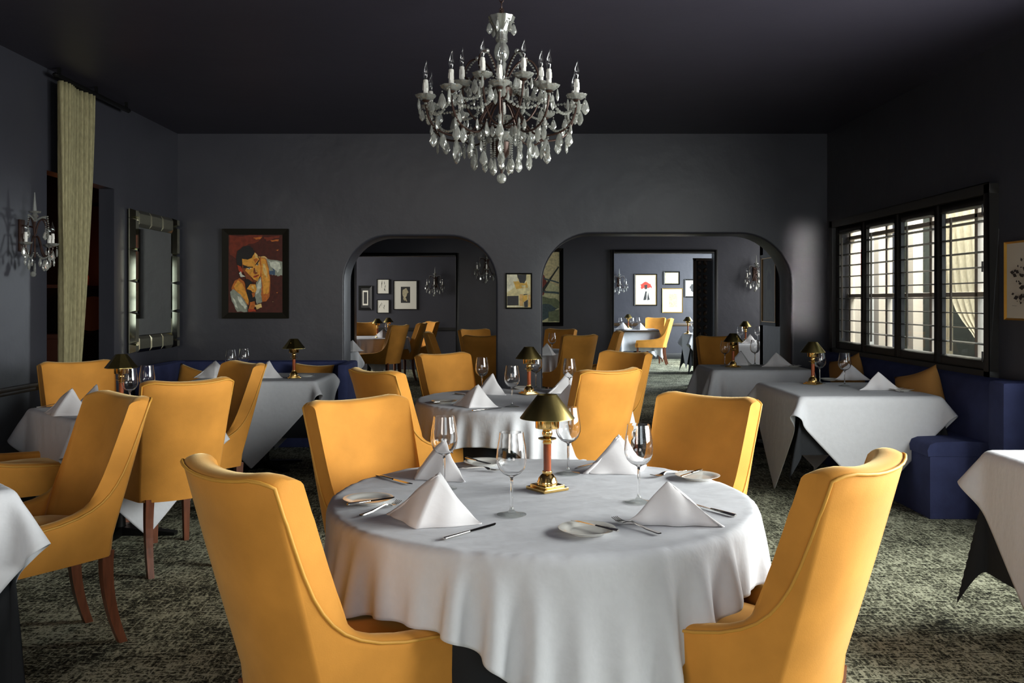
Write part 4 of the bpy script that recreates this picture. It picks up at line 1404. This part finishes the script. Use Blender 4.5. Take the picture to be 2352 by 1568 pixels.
put_line(KNIFE, 'dinner knife beside the open-folded napkin of the nearest table', (1397, 1058), (1300, 1082), g)
lamp('brass table lamp with reddish column at the centre of the nearest table', 1257, 1124, .62)

# second round table
g = 'wine glasses on the second round table'
glass('wine glass at the left on the second round table', 1107, 903, g)
glass('wine glass at the front of the second round table', 1176, 934, g)
glass('wine glass behind the lamp of the second round table', 1231, 892, g)
glass('wine glass at the right on the second round table beside the lit chair', 1308, 907, g)
g = 'napkins on the second round table'
napkin('bright folded napkin at the front left of the second table', 1094, 932, -.35, g, 1.05)
napkin('half-shaded folded napkin at the rear left of the second table', 1128, 903, -.8, g)
napkin('folded napkin at the rear right of the second table', 1302, 900, .6, g)
napkin('shaded folded napkin at the right of the second table behind the near lamp', 1312, 935, 2.9, g)
g = 'cutlery and plates on the second round table'
plate('side plate at the left rim of the second table', 1020, 925, g)
plate('side plate at the rear of the second table', 1200, 893, g)
put_line(KNIFE, 'dinner knife in front of the bright napkin on the second table', (1085, 944), (1150, 938), g)
put_line(BKNIFE, 'butter knife on the left plate of the second table', (995, 925), (1050, 921), g, .0155)
put_line(KNIFE, 'dinner knife at the rear left of the second table', (1045, 905), (1085, 910), g)
lamp('brass table lamp on the second round table', 1215, 905, .5)

# table under the shutters
g = 'wine glasses on the shutters table'
glass('wine glass standing right of the brass lamp under the shutters', 1940, 886, g)
glass('wine glass half behind the brass lamp on the shutters table', 1883, 880, g)
g = 'napkins on the shutters table'
napkin('folded napkin at the front right of the shutters table', 2020, 896, PI, g, 1.05)
napkin('folded napkin behind the wine glass on the shutters table', 1955, 873, PI, g, 1.05)
g = 'plate and cutlery on the shutters table'
plate('side plate at the right end of the shutters table', 2072, 897, g)
put_line(BKNIFE, 'butter knife on the plate of the shutters table', (2100, 890), (2040, 897), g, .0155)
put_line(FORK, 'fork left of the plate on the shutters table', (2075, 901), (2025, 893), g)
plate('side plate beside the rear glass of the shutters table', 1905, 873, g)
lamp('brass table lamp on the table under the shutters', 1867, 882, .75)

# far right corner table
g = 'wine glasses in the right back corner'
glass('wine glass just left of the lamp in the right back corner', 1665, 840, g)
glass('wine glass between the two napkins in the right back corner', 1734, 838, g)
g = 'napkins in the right back corner'
napkin('folded napkin beside the lamp in the right back corner', 1700, 837, .5, g)
napkin('folded napkin at the right end of the right back corner table', 1785, 842, PI, g)
plate('side plate with knife at the right end of the right back corner table', 1822, 842, 'plate in the right back corner')
put_line(BKNIFE, 'butter knife on the plate in the right back corner', (1832, 839), (1800, 842), 'cutlery in the right back corner', .0155)
lamp('brass table lamp in the right back corner before the wide arch', 1684, 843, .6)

# left square table
g = 'wine glasses on the left square table'
glass('wine glass just right of the faceted lamp on the left square table', 298, 944, g)
glass('wine glass farther right of the faceted lamp, beside the chair back', 338, 933, g)
g = 'napkins on the left square table'
napkin('bright folded napkin on the left square table', 160, 950, -.25, g, 1.15)
napkin('shaded napkin behind the bright one on the left square table', 218, 935, -.8, g)
g = 'cutlery on the left square table'
put_line(KNIFE, 'dinner knife before the bright napkin on the left square table', (135, 955), (205, 951), g)
put_line(FORK, 'fork at the left rim of the left square table', (82, 937), (130, 932), g)
p = Vector((-2.29, 5.24, ZT)); place(LAMP8, 'faceted brass lamp on the left square table', p, .3, 'brass table lamps')

# left back corner table
g = 'wine glasses in the left back corner'
glass('left one of two wine glasses showing above the chair in the left back corner', 530, 870, g, .96)
glass('right one of two wine glasses showing above the chair in the left back corner', 560, 866, g, .96)
g = 'napkins in the left back corner'
napkin('folded napkin left of the shadowed chair in the left back corner', 492, 866, .35, g)
napkin('folded napkin at the chair edge in the left back corner', 615, 866, -.4, g)
plate('side plate right of the faceted lamp in the left back corner', 702, 864, 'plate in the left back corner')
lamp('faceted brass lamp in the left back corner', 675, 868, .3, LAMP8)

# middle and far rooms
g = 'wine glasses in the rooms behind'
glass('wine glass seen past the pillar in the middle room', 1268, 812, g)
glass('wine glass left of the lamp by the sconce wall', 1700, 788, g)
glass('wine glass at the right edge of the sconce wall table', 1740, 788, g)
glass('wine glass on the round table of the far left room', 890, 775, g)
glass('wine glass left of the lamp on the sunlit far table', 1425, 755, g)
glass('wine glass just right of the lamp on the sunlit far table', 1452, 755, g)
glass('wine glass farther right on the sunlit far table', 1466, 754, g)
glass('wine glass by the carved screen in the far right room', 1592, 765, g)
g = 'napkins in the rooms behind'
napkin('folded napkin seen past the pillar in the middle room', 1255, 815, .6, g)
napkin('folded napkin on the table by the sconce wall', 1722, 788, .5, g)
napkin('folded napkin behind the navy partition in the narrow arch', 808, 806, .3, g)
napkin('folded napkin on the round table of the far left room', 878, 775, .2, g, 1.1)
napkin('left folded napkin on the sunlit far table', 1430, 756, .2, g, 1.2)
napkin('right folded napkin on the sunlit far table', 1470, 757, -.1, g, 1.2)
lamp('brass lamp by the sconce wall in the middle room', 1712, 787, .6)
lamp('dark-shaded brass lamp on the front of the far left round table', 867, 775, .6)
lamp('brass lamp farther back on the far left round table', 892, 771, .6)
lamp('brass lamp on the sunlit far table', 1443, 755, .6)
lamp('brass lamp beside the carved screen in the far right room', 1580, 767, .6)

# ------------------------------------------------------------------ banquettes, cushions
def banquette_right():
    t = thing('navy_banquette', 'navy velvet banquette along the right wall under the shutters', 'banquette')
    y0, y1 = 5.66, 8.98
    m = MB(); m.box(2.68, 3.21, y0, y1, .0, .40); m.build('base', M_NAVY, t, bevel=.008)
    # seat cushion with rounded front
    def sec(y, sh=0): return [(2.67, y, .40), (2.665, y, .44), (2.68, y, .475), (2.72, y, .490), (2.9, y, .497), (3.10, y, .485), (3.12, y, .40)]
    m = MB(); m.grid([[(x, y, z) for x, y, z in sec(y)] for y in np.linspace(y0, y1, 12)])
    m.add(sec(y0), [tuple(range(7))]); m.add(sec(y1), [tuple(range(7))[::-1]])
    m.build('seat', M_NAVY, t, angle=60)
    m = MB()
    def bs(y, e=0): return [(3.05, y, .47), (3.03, y, .60), (3.05, y, .78), (3.075, y, .86), (3.11, y, .885), (3.16, y, .89), (3.21, y, .885), (3.21, y, .47)]
    m.grid([bs(y) for y in np.linspace(y0 - .12, y1, 12)])
    m.add(bs(y0 - .12), [tuple(range(8))]); m.add(bs(y1), [tuple(range(8))[::-1]])
    m.build('backrest', M_NAVY, t, angle=60)
    # end return
    m = MB(); m.box(2.98, 3.21, y0 - .30, y0 - .12, 0, .90); m.build('end_panel', M_NAVY, t, bevel=.03)
banquette_right()


def banquette_back():
    t = thing('navy_banquette', 'navy banquette along the back wall left of the arches', 'banquette')
    x0, x1 = XL + .02, -1.62
    m = MB(); m.box(x0, x1, 8.42, 8.97, 0, .40); m.build('base', M_NAVY, t, bevel=.008)
    m = MB(); m.box(x0, x1, 8.40, 8.86, .401, .48); m.build('seat', M_NAVY, t, bevel=.025)
    m = MB(); m.box(x0, x1, 8.82, 8.98, .47, .79); m.build('backrest', M_NAVY, t, bevel=.03)
    m = MB(); m.box(x1, x1 + .09, 8.36, 8.98, 0, .79); m.build('end_panel', M_NAVY, t, bevel=.025)
    m = MB(); m.box(x0, x0 + .14, 7.9, 8.80, .0, .80); m.build('corner_return', M_NAVY, t, bevel=.03)
banquette_back()
t = thing('navy_partition', 'navy upholstered booth end standing inside the narrow arch', 'booth')
m = MB(); m.box(-2.05, -1.93, 10.0, 10.5, 0, .92); m.build('end_panel', M_NAVY, t, bevel=.02)
m = MB(); m.box(-3.2, -1.95, 9.98, 10.12, 0, .78); m.build('backrest', M_NAVY, t, bevel=.02)


def cushion(label, loc, rot, s=.21, mtl=None):
    m = MB(); P = []; n = 21
    for side in (1, -1):
        P = []
        for i in range(n):
            row = []
            for j in range(n):
                u = -1 + 2 * i / (n - 1); v = -1 + 2 * j / (n - 1)
                th_ = .075 * ((1 - u ** 4) * (1 - v ** 4)) ** .6
                k = 1 - .10 * (1 - (u * v) ** 2) * max(abs(u), abs(v)) ** 3
                row.append((u * s * k, side * th_, v * s * k))
            P.append(row)
        m.grid(P)
    o = m.build('throw_cushion', mtl or M_VELVET, angle=80)
    bm_ = bmesh.new(); bm_.from_mesh(o.data); bmesh.ops.remove_doubles(bm_, verts=bm_.verts, dist=1e-5)
    bmesh.ops.recalc_face_normals(bm_, faces=bm_.faces); bm_.to_mesh(o.data); bm_.free()
    o.location = loc; o.rotation_euler = rot
    tag(o, label, 'cushion')


M_CUSH = mat('tan_cushion', (.40, .19, .045), .85, bump=.1, bscale=120, sheen=.3)
cushion('tan cushion on the right banquette near the end of the shutters table', (2.92, 6.30, .70), (0, -.30, -1.2), .20, M_CUSH)
cushion('brown cushion on the right banquette behind the wine glass', (2.90, 7.62, .70), (0, -.25, -1.3), .21, M_CUSH)
cushion('mustard cushion on the back banquette behind the faceted lamp', (-1.93, 8.66, .575), (-.2, .06, 0), .205)
cushion('mustard cushion at the left end of the back banquette', (-3.06, 8.62, .55), (-.2, .3, .2), .19)

# carved screen in the far right room
t = thing('carved_screen', 'dark carved wooden screen standing inside the far right doorway', 'screen', (3.05, 14.62, 0))
m = MB(); m.box(-.02, .03, 0, .04, 0, 2.08); m.box(.36, .42, .0, .06, 0, 2.1); m.box(-.02, .4, 0, .04, 2.04, 2.08); m.build('frame', M_WOODD, t, bevel=.004)
for k in range(17):
    for q in range(2):
        m = MB(); m.lathe([(0, -.05), (.02, -.03), (.035, 0), (.02, .03), (0, .05)], 10, Matrix.Translation((.08 + q * .10, .02, .12 + k * .118)) @ Matrix.Rotation(.5 * (-1) ** (k + q), 4, 'Y'))
        m.build('carved_bead', M_WOODD, t)
m = MB(); m.box(.03, .36, .03, .04, 0, 2.04); m.build('back_panel', M_BLACKMETAL, t)


# ------------------------------------------------------------------ crystal lights
def pend_mesh(w_, h_, d_=None, name='crystal_drop'):
    """cut pendant hanging from the origin: small bead on a link, then a faceted leaf"""
    d_ = d_ or w_ * .35; m = MB()
    m.lathe([(0, -.001), (.0045, -.006), (0, -.011)], 8)
    z0 = -.013
    ring = [(0, 0), (.35, -.10), (.62, -.26), (.86, -.48), (1.0, -.66), (.72, -.80), (.40, -.92), (0, -1)]
    vs = []; n = len(ring)
    right = [(w_ / 2 * a, z0 + h_ * b) for a, b in ring]
    left = [(-x, z) for x, z in right[-2:0:-1]]
    loop = right + left
    vs = [(x, 0, z) for x, z in loop]
    k = len(vs)
    for sgn in (1, -1):
        vs += [(x * .74, sgn * d_ * .42 * (1 + .35 * math.sin(2.4 * q)), z0 + (z - z0) * .80 - h_ * .11) for q, (x, z) in enumerate(loop)]
        vs += [(x * .36, sgn * d_ * .62, z0 + (z - z0) * .50 - h_ * .30) for x, z in loop]
    fs = []
    for q in range(k):
        q2 = (q + 1) % k
        for o_, fl in ((k, False), (3 * k, True)):
            for f4 in ((q, q2, o_ + q2, o_ + q), (o_ + q, o_ + q2, o_ + k + q2, o_ + k + q)):
                for t3 in ((f4[0], f4[1], f4[2]), (f4[0], f4[2], f4[3])): fs.append(t3[::-1] if fl else t3)
    fs.append(tuple(range(2 * k, 3 * k))); fs.append(tuple(range(4 * k, 5 * k))[::-1])
    m.add(vs, fs)
    return m.mesh(name, M_CRYSTAL, smooth=False)


DROP_L = pend_mesh(.044, .080, .012); DROP_M = pend_mesh(.034, .062, .010); DROP_S = pend_mesh(.017, .062, .010)


def merge(mb, me, M):
    vs = [v.co for v in me.vertices]; mb.add(vs, [tuple(p.vertices) for p in me.polygons], M)


def bead_chain(parent, pts, r=.0065):
    mb = MB()
    for p in pts:
        mb.lathe([(0, -r), (r * .8, -r * .5), (r, 0), (r * .8, r * .5), (0, r)], 6, Matrix.Translation(p))
    mb.build('bead_chain', M_CRYSTAL, parent, smooth=False)


def sag(a, b, s_, n):
    a, b = Vector(a), Vector(b); out = []
    for i in range(n + 1):
        t_ = i / n; p = a.lerp(b, t_); p.z -= s_ * 4 * t_ * (1 - t_); out.append(p)
    return out


def bezier(pts, n=20):
    out = []; pts = [Vector(p) for p in pts]
    for k in range(0, len(pts) - 3, 3):
        a, b, c_, d_ = pts[k:k + 4]
        for i in range(n + (1 if k + 3 == len(pts) - 1 else 0)):
            t_ = i / n; out.append(a * (1 - t_) ** 3 + b * 3 * t_ * (1 - t_) ** 2 + c_ * 3 * t_ * t_ * (1 - t_) + d_ * t_ ** 3)
    return out


def bobeche_mesh():
    m = MB(); m.lathe([(.008, 0), (.030, .004), (.047, .016), (.052, .026), (.0495, .026), (.044, .018), (.028, .0075), (.008, .004)], 48, wave=.06, wn=8)
    return m.mesh('drip_pan', M_PRESSED, angle=60)


def sleeve_mesh():
    m = MB(); m.lathe([(.0125, 0), (.0125, .094), (.0105, .098), (.006, .098)], 20)
    for k in range(5):
        a = k * 1.3; z1 = .055 - .01 * (k % 3)
        m.tube([(.0125 * math.cos(a), .0125 * math.sin(a), .082), (.0132 * math.cos(a), .0132 * math.sin(a), .07), (.0132 * math.cos(a), .0132 * math.sin(a), z1)], [.0022, .002, .003], 6)
    return m.mesh('candle_sleeve', M_CANDLE, angle=60)


def bulb_mesh():
    m = MB(); P = []
    prof = [(.006, 0), (.0075, .004), (.012, .014), (.0160, .030), (.0150, .045), (.0100, .062), (.0050, .078), (.0028, .088), (.0012, .100)]
    for i in range(16):
        a = 2 * PI * i / 16; row = []
        for r, z in prof:
            off = .010 * max(0, (z - .06) / .04) ** 1.5
            row.append((r * math.cos(a) - off + .6 * off * max(0, (z - .085) / .015), r * math.sin(a), z))
        P.append(row)
    m.grid(P, closed_u=True)
    return m.mesh('flame_bulb', M_BULB, angle=70)


BOB, SLV, BLB = bobeche_mesh(), sleeve_mesh(), bulb_mesh()


def link(me, name, parent, loc, rz=0, scale=None, label=None):
    o = bpy.data.objects.new(name, me); COL.objects.link(o); o.parent = parent
    o.location = loc; o.rotation_euler = (0, 0, rz)
    if scale: o.scale = (scale,) * 3
    if label: o['label'] = label
    return o


def chandelier():
    CX, CY = (1152 - PX) * 4.6 / F_PX, 4.6
    t = thing('crystal_chandelier', 'large crystal chandelier with ivory candle sleeves hanging from the ceiling', 'chandelier', (CX, CY, 0))
    # chain
    m = MB(); z = 3.07; k = 0
    m.lathe([(.0, 3.08), (.055, 3.078), (.05, 3.06), (.012, 3.045), (0, 3.045)], 24)
    m.build('ceiling_rose', M_BRONZE, t)
    z = 3.045; k = 0; m = MB()
    while z > 2.885:
        pts = []
        for i in range(17):
            a = 2 * PI * i / 16; x, zz = .010 * math.cos(a), .021 * math.sin(a)
            pts.append((x, 0, z - .019 + zz) if k % 2 == 0 else (0, x, z - .019 + zz))
        m.tube(pts, .0028, 6, caps=False); z -= .034; k += 1
    m.build('chain', M_BRONZE, t)
    m = MB(); m.lathe([(.006, 2.05), (.006, 2.90)], 10); m.lathe([(.03, 2.44), (.055, 2.46), (.06, 2.49), (.03, 2.52), (.012, 2.54)], 24)
    m.lathe([(.010, 2.12), (.03, 2.14), (.05, 2.18), (.055, 2.21), (.02, 2.23)], 24)
    m.build('stem', M_BRONZE, t)
    m = MB(); m.lathe([(.022, 2.735), (.030, 2.745), (.028, 2.77), (.034, 2.80), (.060, 2.84), (.068, 2.862), (.066, 2.864), (.056, 2.842), (.030, 2.80), (.024, 2.77)], 48, wave=.05, wn=10)
    m.build('glass_bowl', M_PRESSED, t)
    m = MB(); m.lathe([(.018, 2.630), (.034, 2.65), (.040, 2.68), (.034, 2.71), (.022, 2.728), (.032, 2.736), (.022, 2.744)], 32); m.build('glass_ball', M_PRESSED, t)
    m = MB(); m.lathe([(.018, 2.54), (.026, 2.56), (.020, 2.59), (.026, 2.62), (.018, 2.635)], 24); m.build('glass_column', M_PRESSED, t)
    m = MB(); m.lathe([(.012, 2.20), (.048, 2.225), (.062, 2.26), (.058, 2.265), (.04, 2.235), (.012, 2.21)], 32, wave=.05, wn=8); m.build('glass_cup', M_PRESSED, t)
    drops = []; rnd = random.Random(3)
    tiers = [(10, .40, 2.405, .30), (6, .205, 2.50, 0.05)]
    for ti, (n, R, zb, ph) in enumerate(tiers):
        for k in range(n):
            a = 2 * PI * k / n + ph; ca, sa = math.cos(a), math.sin(a)
            P = lambda r, z: (r * ca, r * sa, z)
            m = MB()
            if ti == 0:
                pts = bezier([P(.03, 2.46), P(.10, 2.56), P(.12, 2.42), P(.13, 2.34), P(.15, 2.20), P(.27, 2.20), P(R - .03, 2.30), P(R - .005, 2.33), P(R, 2.36), P(R, 2.38), P(R, zb)], 10) if False else \
                    bezier([P(.04, 2.42), P(.11, 2.40), P(.12, 2.24), P(.22, 2.235), P(.33, 2.23), P(R, 2.28), P(R, zb)], 10)
            else:
                pts = bezier([P(.03, 2.30), P(.10, 2.30), P(R - .02, 2.32), P(R, zb)], 10)
            m.tube(pts, .0055, 7)
            m.lathe([(.004, zb - .012), (.018, zb - .004), (.020, zb), (.0, zb + .002)], 14, Matrix.Translation((R * ca, R * sa, 0)))
            arm = m.build('arm', M_BRONZE, t)
            link(BOB, 'drip_pan', t, (R * ca, R * sa, zb), a)
            link(SLV, 'candle_sleeve', t, (R * ca, R * sa, zb + .006), a * 2.3)
            link(BLB, 'flame_bulb', t, (R * ca, R * sa, zb + .102), rnd.uniform(2.6, 3.6))
            for q in range(4 if ti == 0 else 3):
                b = a + 2 * PI * q / (4 if ti == 0 else 3) + .5
                drops.append((R * ca + .045 * math.cos(b), R * sa + .045 * math.sin(b), zb + .018 - .012 * (q % 2), b, (DROP_L, DROP_M, DROP_S)[(q + k) % 3]))
            if ti == 1:
                for (r, z, me) in ((.10, 2.30, DROP_M), (.16, 2.31, DROP_L), (.205, 2.40, DROP_M), (.24, 2.47, DROP_S)):
                    drops.append((r * ca, r * sa, z, a + rnd.uniform(-.8, .8), me))
            if ti == 0:
                # drops and chains off the arm
                for (r, z, me) in ((.17, 2.215, DROP_M), (.24, 2.235, DROP_L), (.31, 2.26, DROP_L), (.37, 2.30, DROP_S), (.12, 2.30, DROP_M), (.20, 2.32, DROP_M), (.34, 2.33, DROP_M)):
                    drops.append((r * ca, r * sa, z, a + rnd.uniform(-.6, .6), me))
                a2 = a + 2 * PI / n
                bead_chain(t, sag((R * ca, R * sa, zb - .015), (R * math.cos(a2), R * math.sin(a2), zb - .015), .075, 14), .0085)
                bead_chain(t, sag((.05 * ca, .05 * sa, 2.52), (R * .93 * ca, R * .93 * sa, zb - .01), .05, 19), .0078)
                # bead strings under the arm with a leaf at the end
                for (r, z, nb) in ((.09, 2.22, 7), (.15, 2.215, 4), (.25, 2.23, 2), (.36, 2.30, 3)):
                    bead_chain(t, [(r * ca, r * sa, z - .012 * i) for i in range(nb)], .0055)
                    drops.append((r * ca, r * sa, z - .012 * nb, rnd.uniform(0, 3), DROP_L if r > .1 else DROP_M))
    # upper scrolls
    for k in range(5):
        a = 2 * PI * k / 5 + .35; ca, sa = math.cos(a), math.sin(a)
        m = MB(); P = lambda r, z: (r * ca, r * sa, z)
        m.tube(bezier([P(.02, 2.50), P(.06, 2.66), P(.17, 2.70), P(.20, 2.60), P(.21, 2.55), P(.16, 2.53), P(.15, 2.57)], 12), .005, 7)
        m.build('upper_scroll', M_BRONZE, t)
        bead_chain(t, sag(P(.03, 2.52), P(.13, 2.655), -.02, 10), .0058); bead_chain(t, sag(P(.13, 2.655), P(.20, 2.57), -.015, 8), .0058)
        a2 = a + 2 * PI / 5; bead_chain(t, sag(P(.18, 2.56), (.18 * math.cos(a2), .18 * math.sin(a2), 2.56), .05, 14), .0058)
        m = MB(); m.lathe([(0, 2.645), (.012, 2.652), (.014, 2.660), (.008, 2.668), (0, 2.670)], 8, Matrix.Translation((.13 * ca, .13 * sa, 0)))
        m.build('crystal_rosette', M_CRYSTAL, t, smooth=False)
        drops.append((*P(.19, 2.555), a, DROP_M))
    for k in range(6):
        a = 2 * PI * k / 6 + .2
        drops.append((.064 * math.cos(a), .064 * math.sin(a), 2.845, a, DROP_M))
    # bottom cascade
    for k in range(8):
        a = 2 * PI * k / 8 + .1
        r = .055 if k % 2 else .085; z1 = 2.145 if k % 2 else 2.17
        nb = 8
        bead_chain(t, [(r * math.cos(a), r * math.sin(a), 2.225 - (2.225 - z1) * i / nb) for i in range(nb + 1)], .0055)
        drops.append((r * math.cos(a), r * math.sin(a), z1 - .006, a + .5, DROP_L if k % 2 else DROP_M))
    bead_chain(t, [(0, 0, 2.21 - .013 * i) for i in range(13)], .0065)
    m = MB(); m.lathe([(0, 2.055), (.012, 2.052), (.022, 2.042), (.0255, 2.028), (.022, 2.014), (.012, 2.004), (0, 2.001)], 12); m.build('crystal_ball', M_CRYSTAL, t, smooth=False)
    drops.sort(key=lambda d: d[1])
    for (x, y, z, a, me) in drops[:100]: link(me, 'crystal_drop', t, (x, y, z), a)
    m = MB()
    for (x, y, z, a, me) in drops[100:]: merge(m, me, Matrix.Translation((x, y, z)) @ Matrix.Rotation(a, 4, 'Z'))
    o = m.build('crystal_fringe', M_CRYSTAL, t, smooth=False); o['kind'] = 'stuff'
    return t


chandelier()


def make_sconce():
    """wall light: local -Y is the wall, +Y points into the room; origin at its middle"""
    t = thing('crystal_sconce', 'sconce', 'wall light')
    m = MB(); m.box(-.03, .03, -.001, .018, -.12, .10); m.build('wall_plate', M_BRONZE, t, bevel=.006)
    m = MB(); m.tube([(0, .01, .06), (0, .08, .05), (0, .10, .04)], .006, 8); m.tube([(0, .10, -.16), (0, .10, .10)], .007, 8)
    m.build('stem', M_BRONZE, t)
    m = MB(); m.lathe([(0, .155), (.013, .155), (.010, .19), (.0025, .285), (0, .29)], 6, Matrix.Translation((0, .10, 0))); m.build('crystal_spike', M_CRYSTAL, t, smooth=False)
    m = MB(); m.lathe([(.006, .09), (.022, .10), (.014, .115), (.024, .125), (.014, .14), (.036, .145), (.040, .157), (.01, .155)], 24, Matrix.Translation((0, .10, 0))); m.build('glass_collar', M_PRESSED, t)
    rnd = random.Random(2)
    for k, a in enumerate((math.radians(10), math.radians(90), math.radians(170))):
        ca, sa = math.cos(a), math.sin(a); R = .155; P = lambda r, z: (r * ca, .10 + r * sa * .8, z)
        m = MB(); m.tube(bezier([P(.01, -.02), P(.05, .02), P(.06, -.16), P(.10, -.15), P(.14, -.14), P(R, -.12), P(R, -.085)], 8), .005, 7)
        m.tube(bezier([P(.01, .0), P(.03, .13), P(.10, .13), P(.12, .05)], 8), .0045, 7)
        m.build('arm', M_BRONZE, t)
        x, y, _ = P(R, 0)
        link(BOB, 'drip_pan', t, (x, y, -.085), a, .8); link(SLV, 'candle_sleeve', t, (x, y, -.08), a, .85); link(BLB, 'flame_bulb', t, (x, y, .003), 3, .85)
        bead_chain(t, sag(P(.01, .09), P(.11, .12), -.01, 8), .006); bead_chain(t, sag(P(.11, .12), P(.12, .0), -.0, 8), .006)
        bead_chain(t, sag(P(.02, -.13), P(R, -.10), .05, 12), .006)
        for (r, z, me) in ((.11, .04, DROP_M), (R, -.11, DROP_M), (.10, -.16, DROP_L), (.05, -.15, DROP_S), (R + .035, -.085, DROP_M), (R - .035, -.09, DROP_S), (R + .01, -.15, DROP_S)):
            link(me, 'crystal_drop', t, P(r, z), rnd.uniform(0, 3))
    link(DROP_L, 'crystal_drop', t, (0, .10, -.18), .4)
    m = MB(); m.lathe([(0, 0), (.014, -.005), (.020, -.02), (.014, -.035), (0, -.04)], 10, Matrix.Translation((0.02, .10, -.255))); m.build('crystal_ball', M_CRYSTAL, t, smooth=False)
    return t


SCONCE = make_sconce()
place(SCONCE, 'crystal wall sconce with two ivory candles on the left wall beside the drape', (XL, 6.10, 1.85), -PI / 2)
place(SCONCE, 'crystal wall sconce in the far left room beside the prints', (PD(1000, 650, D3L).x, D3L, 1.76), PI, scale=1.0)
place(SCONCE, 'crystal wall sconce at the left of the far right doorway', (PD(1421, 645, D3R).x, D3R, 1.83), PI, scale=1.05)
place(SCONCE, 'crystal wall sconce on the sunlit wall right of the far doorway', (3.92, D2, 1.82), PI)
place(SCONCE, 'crystal wall sconce cut off by the curve of the narrow arch', (-.36, D2, 1.95), PI)

# blinds in the middle room's window
wm = bpy.data.objects.new('window_4', None); COL.objects.link(wm); wm['kind'] = 'structure'
m = MB()
for k in range(9): m.box(5.08, 5.14, 11.8, 13.8, .98 + k * .16, 1.02 + k * .16)
for y in (11.8, 12.46, 13.14, 13.74): m.box(5.1, 5.16, y, y + .06, .9, 2.4)
m.build('window_frame', M_TRIM, wm)
